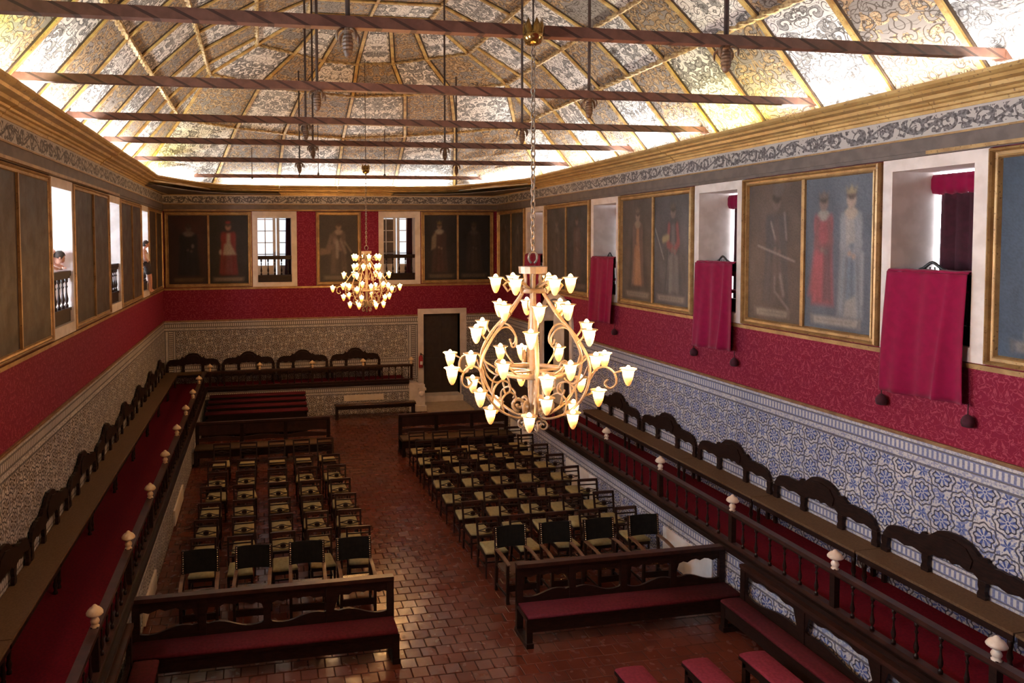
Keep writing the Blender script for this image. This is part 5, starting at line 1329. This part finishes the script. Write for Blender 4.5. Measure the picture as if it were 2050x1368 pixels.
    for k in range(6):                  # the bulbs' light
        l = bpy.data.lights.new('bulb_light', 'POINT'); l.energy = CHANDELIER_WATTS/6.3; l.color = (1.0, 0.50, 0.18); l.shadow_soft_size = 0.07
        a = k*PI/3 + 0.06
        o = bpy.data.objects.new('bulb_light', l); C.objects.link(o); o.parent = t
        o.location = (1.0*math.cos(a), 1.0*math.sin(a), 0.80)
    # hook, chain and the lotus cup
    b = sm(); b.tube([(0.05*math.cos(x_), 0, 1.77+0.05*math.sin(x_)*1.2) for x_ in [i*0.5-1.2 for i in range(12)]], 0.012, 5); b.build('hook', cm, t)
    b = sm(); z = 1.84; i = 0
    while z < ztop-0.06:
        ax = Vector((1, 0, 0)) if i % 2 else Vector((0, 1, 0))
        b.tube([tuple(ax*0.022*math.cos(q*PI/4) + Vector((0, 0, z+0.035+0.042*math.sin(q*PI/4)))) for q in range(9)], 0.0075, 5, cap=False); z += 0.062; i += 1
    b.build('chain', M['cream_metal'], t, kind='stuff')
    b = MB(); b.tube([(0,0,ztop), (0,0,hook)], 0.010, 5); b.build('suspension_rod', M['iron'], t)
    b = sm(); b.lathe([(0.0,-0.06),(0.03,-0.06),(0.08,-0.04),(0.105,0.02),(0.10,0.08),(0.095,0.08),(0.095,0.02),(0.07,-0.02),(0.0,-0.03)], (0,0,ztop), 14); b.build('lotus_cup', M['brass_cup'], t)
    for k in range(7):
        a = k*2*PI/7; ca, sa = math.cos(a), math.sin(a)
        b = sm(); w_ = 0.045
        vs = [(0.10*ca-sa*w_, 0.10*sa+ca*w_, ztop+.05), (0.10*ca+sa*w_, 0.10*sa-ca*w_, ztop+.05), (0.105*ca+sa*w_*.8, 0.105*sa-ca*w_*.8, ztop+.12), (0.105*ca-sa*w_*.8, 0.105*sa+ca*w_*.8, ztop+.12), (0.09*ca, 0.09*sa, ztop+.20)]
        b.add(vs + [(x*0.94, y*0.94, z_) for x, y, z_ in vs], [(0,1,2,3), (3,2,4), (5,8,7,6), (8,9,7), (0,3,8,5), (1,6,7,2), (2,7,9,4), (3,4,9,8)]); b.build('petal', M['brass_cup'], t)
    return t
chandelier('large lit cream chandelier hanging nearest the viewer', (5.95, 6.85, 3.95), 0.22, 3.93, 7.36)
chandelier('lit cream chandelier hanging farther off, seeming smaller, before the red end wall', (6.12, 19.5, 3.95), 0.05, 3.85, 6.82)

# ---------------------------------------------------------------- small things
t = thing('fire_extinguisher', 'red fire extinguisher on the pale door jamb', 'extinguisher', (8.92, D-0.14, 1.32))
b = sm(); b.lathe([(0.0,0),(0.075,0.0),(0.08,0.02),(0.08,0.36),(0.06,0.42),(0.025,0.45),(0.025,0.47),(0.0,0.47)], (0,0,0), 14); b.build('cylinder', M['red_paint'], t)
MB().box(-0.02,-0.03,0.46, 0.02,0.03,0.52).box(-0.01,-0.10,0.51, 0.01,0.02,0.535).build('valve', M['black_wood'], t)
b = sm(); b.tube(catmull([(0.02,-0.02,0.49),(0.09,-0.03,0.44),(0.105,-0.03,0.25),(0.09,-0.03,0.08)], 4), 0.012, 6); b.build('hose', M['black_wood'], t)
MB().box(-0.03, 0.075, 0.2, 0.03, 0.10, 0.42).build('bracket', M['iron'], t)
MB().box(-0.045, -0.082, 0.12, 0.045, -0.076, 0.24).build('label_plate', M['plaster'], t)

def box_chair(loc, rz, label):
    t = thing('shield_back_chair', label, 'chair', loc, rz, 'black chairs in the right windows')
    MB().box(-0.23,-0.22,0.42,0.23,0.22,0.47).build('seat', M['velvet'], t)
    for sx in (-1,1):
        MB().tube([(sx*.2,-.19,0),(sx*.2,-.19,.43)], [.016,.024], 5).build('leg', M['black_wood'], t); MB().tube([(sx*.2,.2,0),(sx*.2,.2,.43)], [.018,.022], 5).build('leg', M['black_wood'], t)
    b = sm(); b.tube(catmull([(-.2,.2,.45),(-.24,.25,.8),(-.23,.27,1.0),(-.14,.28,1.05),(0,.28,1.13),(.14,.28,1.05),(.23,.27,1.0),(.24,.25,.8),(.2,.2,.45)], 4), 0.024, 6); b.build('back_hoop', M['black_wood'], t)
    t.scale = (0.85, 0.66, 1)
    for x in (-.1, -.035, .035, .1): 
        b = sm(); b.tube(catmull([(x*.6,.215,.5),(x*1.5,.25,.8),(x,.28,1.07)], 3), 0.011, 5); b.build('back_slat', M['black_wood'], t)
    return t
for k, (a0, a1) in enumerate(WIN_R[2:5]):
    box_chair((W+0.46, a1-0.48, 4.425), PI/2+0.12-0.1*k, 'black chair crest showing over the crimson cloth, %s window from the viewer' % ORD[k])

# people at the left windows
def body(name, label, joints, edges, mat, loc, root=0):
    me = bpy.data.meshes.new(name); me.from_pydata([j[:3] for j in joints], edges, [])
    o = bpy.data.objects.new(name, me); C.objects.link(o); o.location = loc
    md = o.modifiers.new('skin', 'SKIN'); md.use_smooth_shade = True; o.modifiers.new('sub', 'SUBSURF').render_levels = 2
    for i, j in enumerate(joints):
        sv = me.skin_vertices[0].data[i]; sv.radius = (j[3], j[4] if len(j) > 4 else j[3]); sv.use_root = (i == root)
    me.materials.append(mat)
    return o
# boy leaning on the rail: joints x (towards the hall +), y (along the wall), z above the gallery floor
bj = [(-.30,0,.86,.10,.12),(-.27,0,1.0,.09,.12),(-.20,.01,1.12,.09,.13),(-.12,.03,1.20,.075,.10),(-.07,.06,1.235,.042),(-.02,.09,1.275,.045),   # 0-5 pelvis, spine, chest, neck, nape
      (-.16,-.16,1.16,.05),(-.06,-.24,1.03,.038),(.03,-.10,.955,.030),(.045,-.02,.96,.026),                     # 6-9 near arm
      (-.12,.19,1.17,.05),(-.07,.25,1.03,.038),(.03,.33,.975,.028),(.055,.30,.97,.024),                         # 10-13 far arm along the rail
      (-.30,-.08,.82,.075),(-.26,-.09,.46,.052),(-.32,-.09,.01,.035),(-.24,-.09,-.04,.030),                     # 14-17
      (-.30,.08,.82,.075),(-.28,.09,.46,.052),(-.36,.09,.01,.035),(-.28,.09,-.04,.030)]
be = [(0,1),(1,2),(2,3),(3,4),(4,5),(3,6),(6,7),(7,8),(8,9),(3,10),(10,11),(11,12),(12,13),(0,14),(14,15),(15,16),(16,17),(0,18),(18,19),(19,20),(20,21)]
boy = body('person', 'x', bj, be, M['skin'], (-0.16, 13.02, 4.51))
tag(boy, 'short-haired boy leaning his folded arms on a left window rail', 'person')
def head(par, c, s, yawh, pitchh, hairlen=0.0):
    """head about 0.2 m high with brow, nose, mouth, ears, and hair as separate children; faces local +X"""
    Mx = Matrix.Translation(c) @ Matrix.Rotation(yawh, 4, 'Z') @ Matrix.Rotation(pitchh, 4, 'Y')
    b = sm(); vs = []; NU, NV = 14, 10
    for j in range(NV+1):
        t = j/NV; z = -math.cos(PI*t)
        for i in range(NU):
            a = 2*PI*i/NU; r = math.sin(PI*t)
            x = 0.095*r*math.cos(a); y = 0.075*r*math.sin(a); zz = 0.115*z
            if z < 0: x = x*(1+0.25*z) + 0.02*(-z)*r; y *= 1+0.28*z
            if math.cos(a) > 0.96 and -0.45 < z < 0.05: x += 0.024*(1-abs(z+0.25)/0.35 if abs(z+.25) < .35 else 0)
            vs.append(Mx @ Vector((x*s, y*s, zz*s)))
    b.add(vs, [(j*NU+i, j*NU+(i+1) % NU, (j+1)*NU+(i+1) % NU, (j+1)*NU+i) for j in range(NV) for i in range(NU)]); hd = b.build('head', M['skin'], par)
    for sgn in (-1, 1):
        b = sm(); b.lathe([(0.0,-0.03),(0.016,-0.02),(0.02,0.005),(0.012,0.028),(0.0,0.03)], (0,0,0), 8); o = b.build('ear', M['skin'], hd); o.matrix_local = Mx @ Matrix.Translation((-0.005*s, sgn*0.078*s, -0.01*s)) @ Matrix.Rotation(sgn*0.3, 4, 'X') @ Matrix.Diagonal((1, .45, 1, 1))
        b = sm(); b.lathe([(0.0,-0.008),(0.011,0.0),(0.0,0.008)], (0,0,0), 8); o = b.build('eye', M['black_wood'], hd); o.matrix_local = Mx @ Matrix.Translation((0.086*s, sgn*0.03*s, 0.012*s))
    b = sm(); b.tube([(-0.0,-0.022,0),(0.004,0,-0.002),(0,0.022,0)], 0.006, 6); o = b.build('mouth', M['red_paint'], hd); o.matrix_local = Mx @ Matrix.Translation((0.086*s, 0, -0.062*s))
    b = sm(); vs = []
    for j in range(7):
        t = j/6; z = 1-1.25*t
        for i in range(NU):
            a = 2*PI*i/NU; zz = z if math.cos(a) < 0.35 else max(z, 0.45)
            zz = zz - (hairlen if math.cos(a) < 0 else 0)*t
            r = math.sqrt(max(0, 1-min(1, abs(zz))**2))
            vs.append(Mx @ Vector((0.103*r*math.cos(a)*s, 0.083*r*math.sin(a)*s, 0.122*zz*s+0.004)))
    b.add(vs, [(j*NU+i, (j+1)*NU+i, (j+1)*NU+(i+1) % NU, j*NU+(i+1) % NU) for j in range(6) for i in range(NU)] + [tuple(range(NU))])
    b.build('hair', M['hair'], par); return hd
head(boy, (0.03, 0.12, 1.355-0.24+0.03), 1.0, 0.55, 0.35)
def garment(par, nm, pts, radii, mat, n=10, flat=1.35):
    b = sm(); b.tube(pts, radii, n, flat=flat); return b.build(nm, mat, par)
garment(boy, 'shirt', [(-.30,0,.80),(-.27,0,1.0),(-.20,.01,1.12),(-.13,.03,1.19)], [.125,.12,.125,.09], M['shirt'])
garment(boy, 'shorts', [(-.29,-.085,.84),(-.27,-.09,.52)], [.09,.085], M['navy'], 8, 1.0); garment(boy, 'shorts', [(-.29,.085,.84),(-.28,.09,.52)], [.09,.085], M['navy'], 8, 1.0)
for par, base, dr_ in ((boy, Vector((.045,-.02,.955)), Vector((.03,.09,-.01))), (boy, Vector((.06,.28,.965)), Vector((.03,-.08,-.01)))):
    for f in range(5):
        off = Vector((.016*(f-2), 0, .004)); L = [.05,.085,.092,.086,.068][f]
        d_ = dr_.normalized(); b = sm(); b.tube([base+off, base+off+d_*L*.5+Vector((0,0,.004)), base+off+d_*L+Vector((.004 if f else .02,0,-.012))], [.009,.0085,.006], 6); b.build('finger', M['skin'], par)
# girl at the far window: leaning back on the rail, bare legs stretched to the ledge
gj = [(.02,-.02,.88,.09,.11),(.0,-.05,1.0,.075,.10),(-.02,-.07,1.12,.085,.12),(-.02,-.08,1.22,.06,.09),(-.01,-.07,1.29,.036),(.0,-.05,1.34,.04),
      (-.02,-.22,1.18,.045),(.05,-.27,1.02,.034),(.10,-.16,.92,.026),
      (-.02,.09,1.18,.045),(.0,.20,1.04,.034),(.03,.14,.93,.026),
      (.05,-.08,.80,.075),(.07,.16,.46,.052),(.03,.40,.10,.036),(.10,.52,.045,.030),
      (.05,.06,.80,.075),(.08,.34,.47,.052),(.05,.60,.11,.036),(.12,.72,.05,.030)]
ge = [(0,1),(1,2),(2,3),(3,4),(4,5),(3,6),(6,7),(7,8),(3,9),(9,10),(10,11),(0,12),(12,13),(13,14),(14,15),(0,16),(16,17),(17,18),(18,19)]
girl = body('person', 'x', gj, ge, M['skin'], (0.05, 21.38, 4.53-0.10))
tag(girl, 'bare-legged person in white top and dark shorts at the far left window', 'person')
head(girl, (0.02, -0.04, 1.43), 0.95, 0.4, 0.2, 0.4)
garment(girl, 'top', [(.01,-.03,.94),(.0,-.05,1.02),(-.02,-.07,1.12),(-.02,-.08,1.2)], [.105,.10,.115,.08], M['shirt'])
garment(girl, 'shorts', [(.05,-.08,.84),(.06,.06,.60)], [.09,.08], M['navy'], 8, 1.0); garment(girl, 'shorts', [(.05,.06,.84),(.065,.22,.60)], [.09,.08], M['navy'], 8, 1.0)
garment(girl, 'waistband', [(.02,-.02,.82),(.02,-.03,.95)], [.12,.11], M['navy'], 10, 1.3)

for o in bpy.data.objects:              # every copied settle, chair and lamp keeps its own plain name
    if o.get('label') == 'x': o['label'] = o.name.replace('_', ' ')
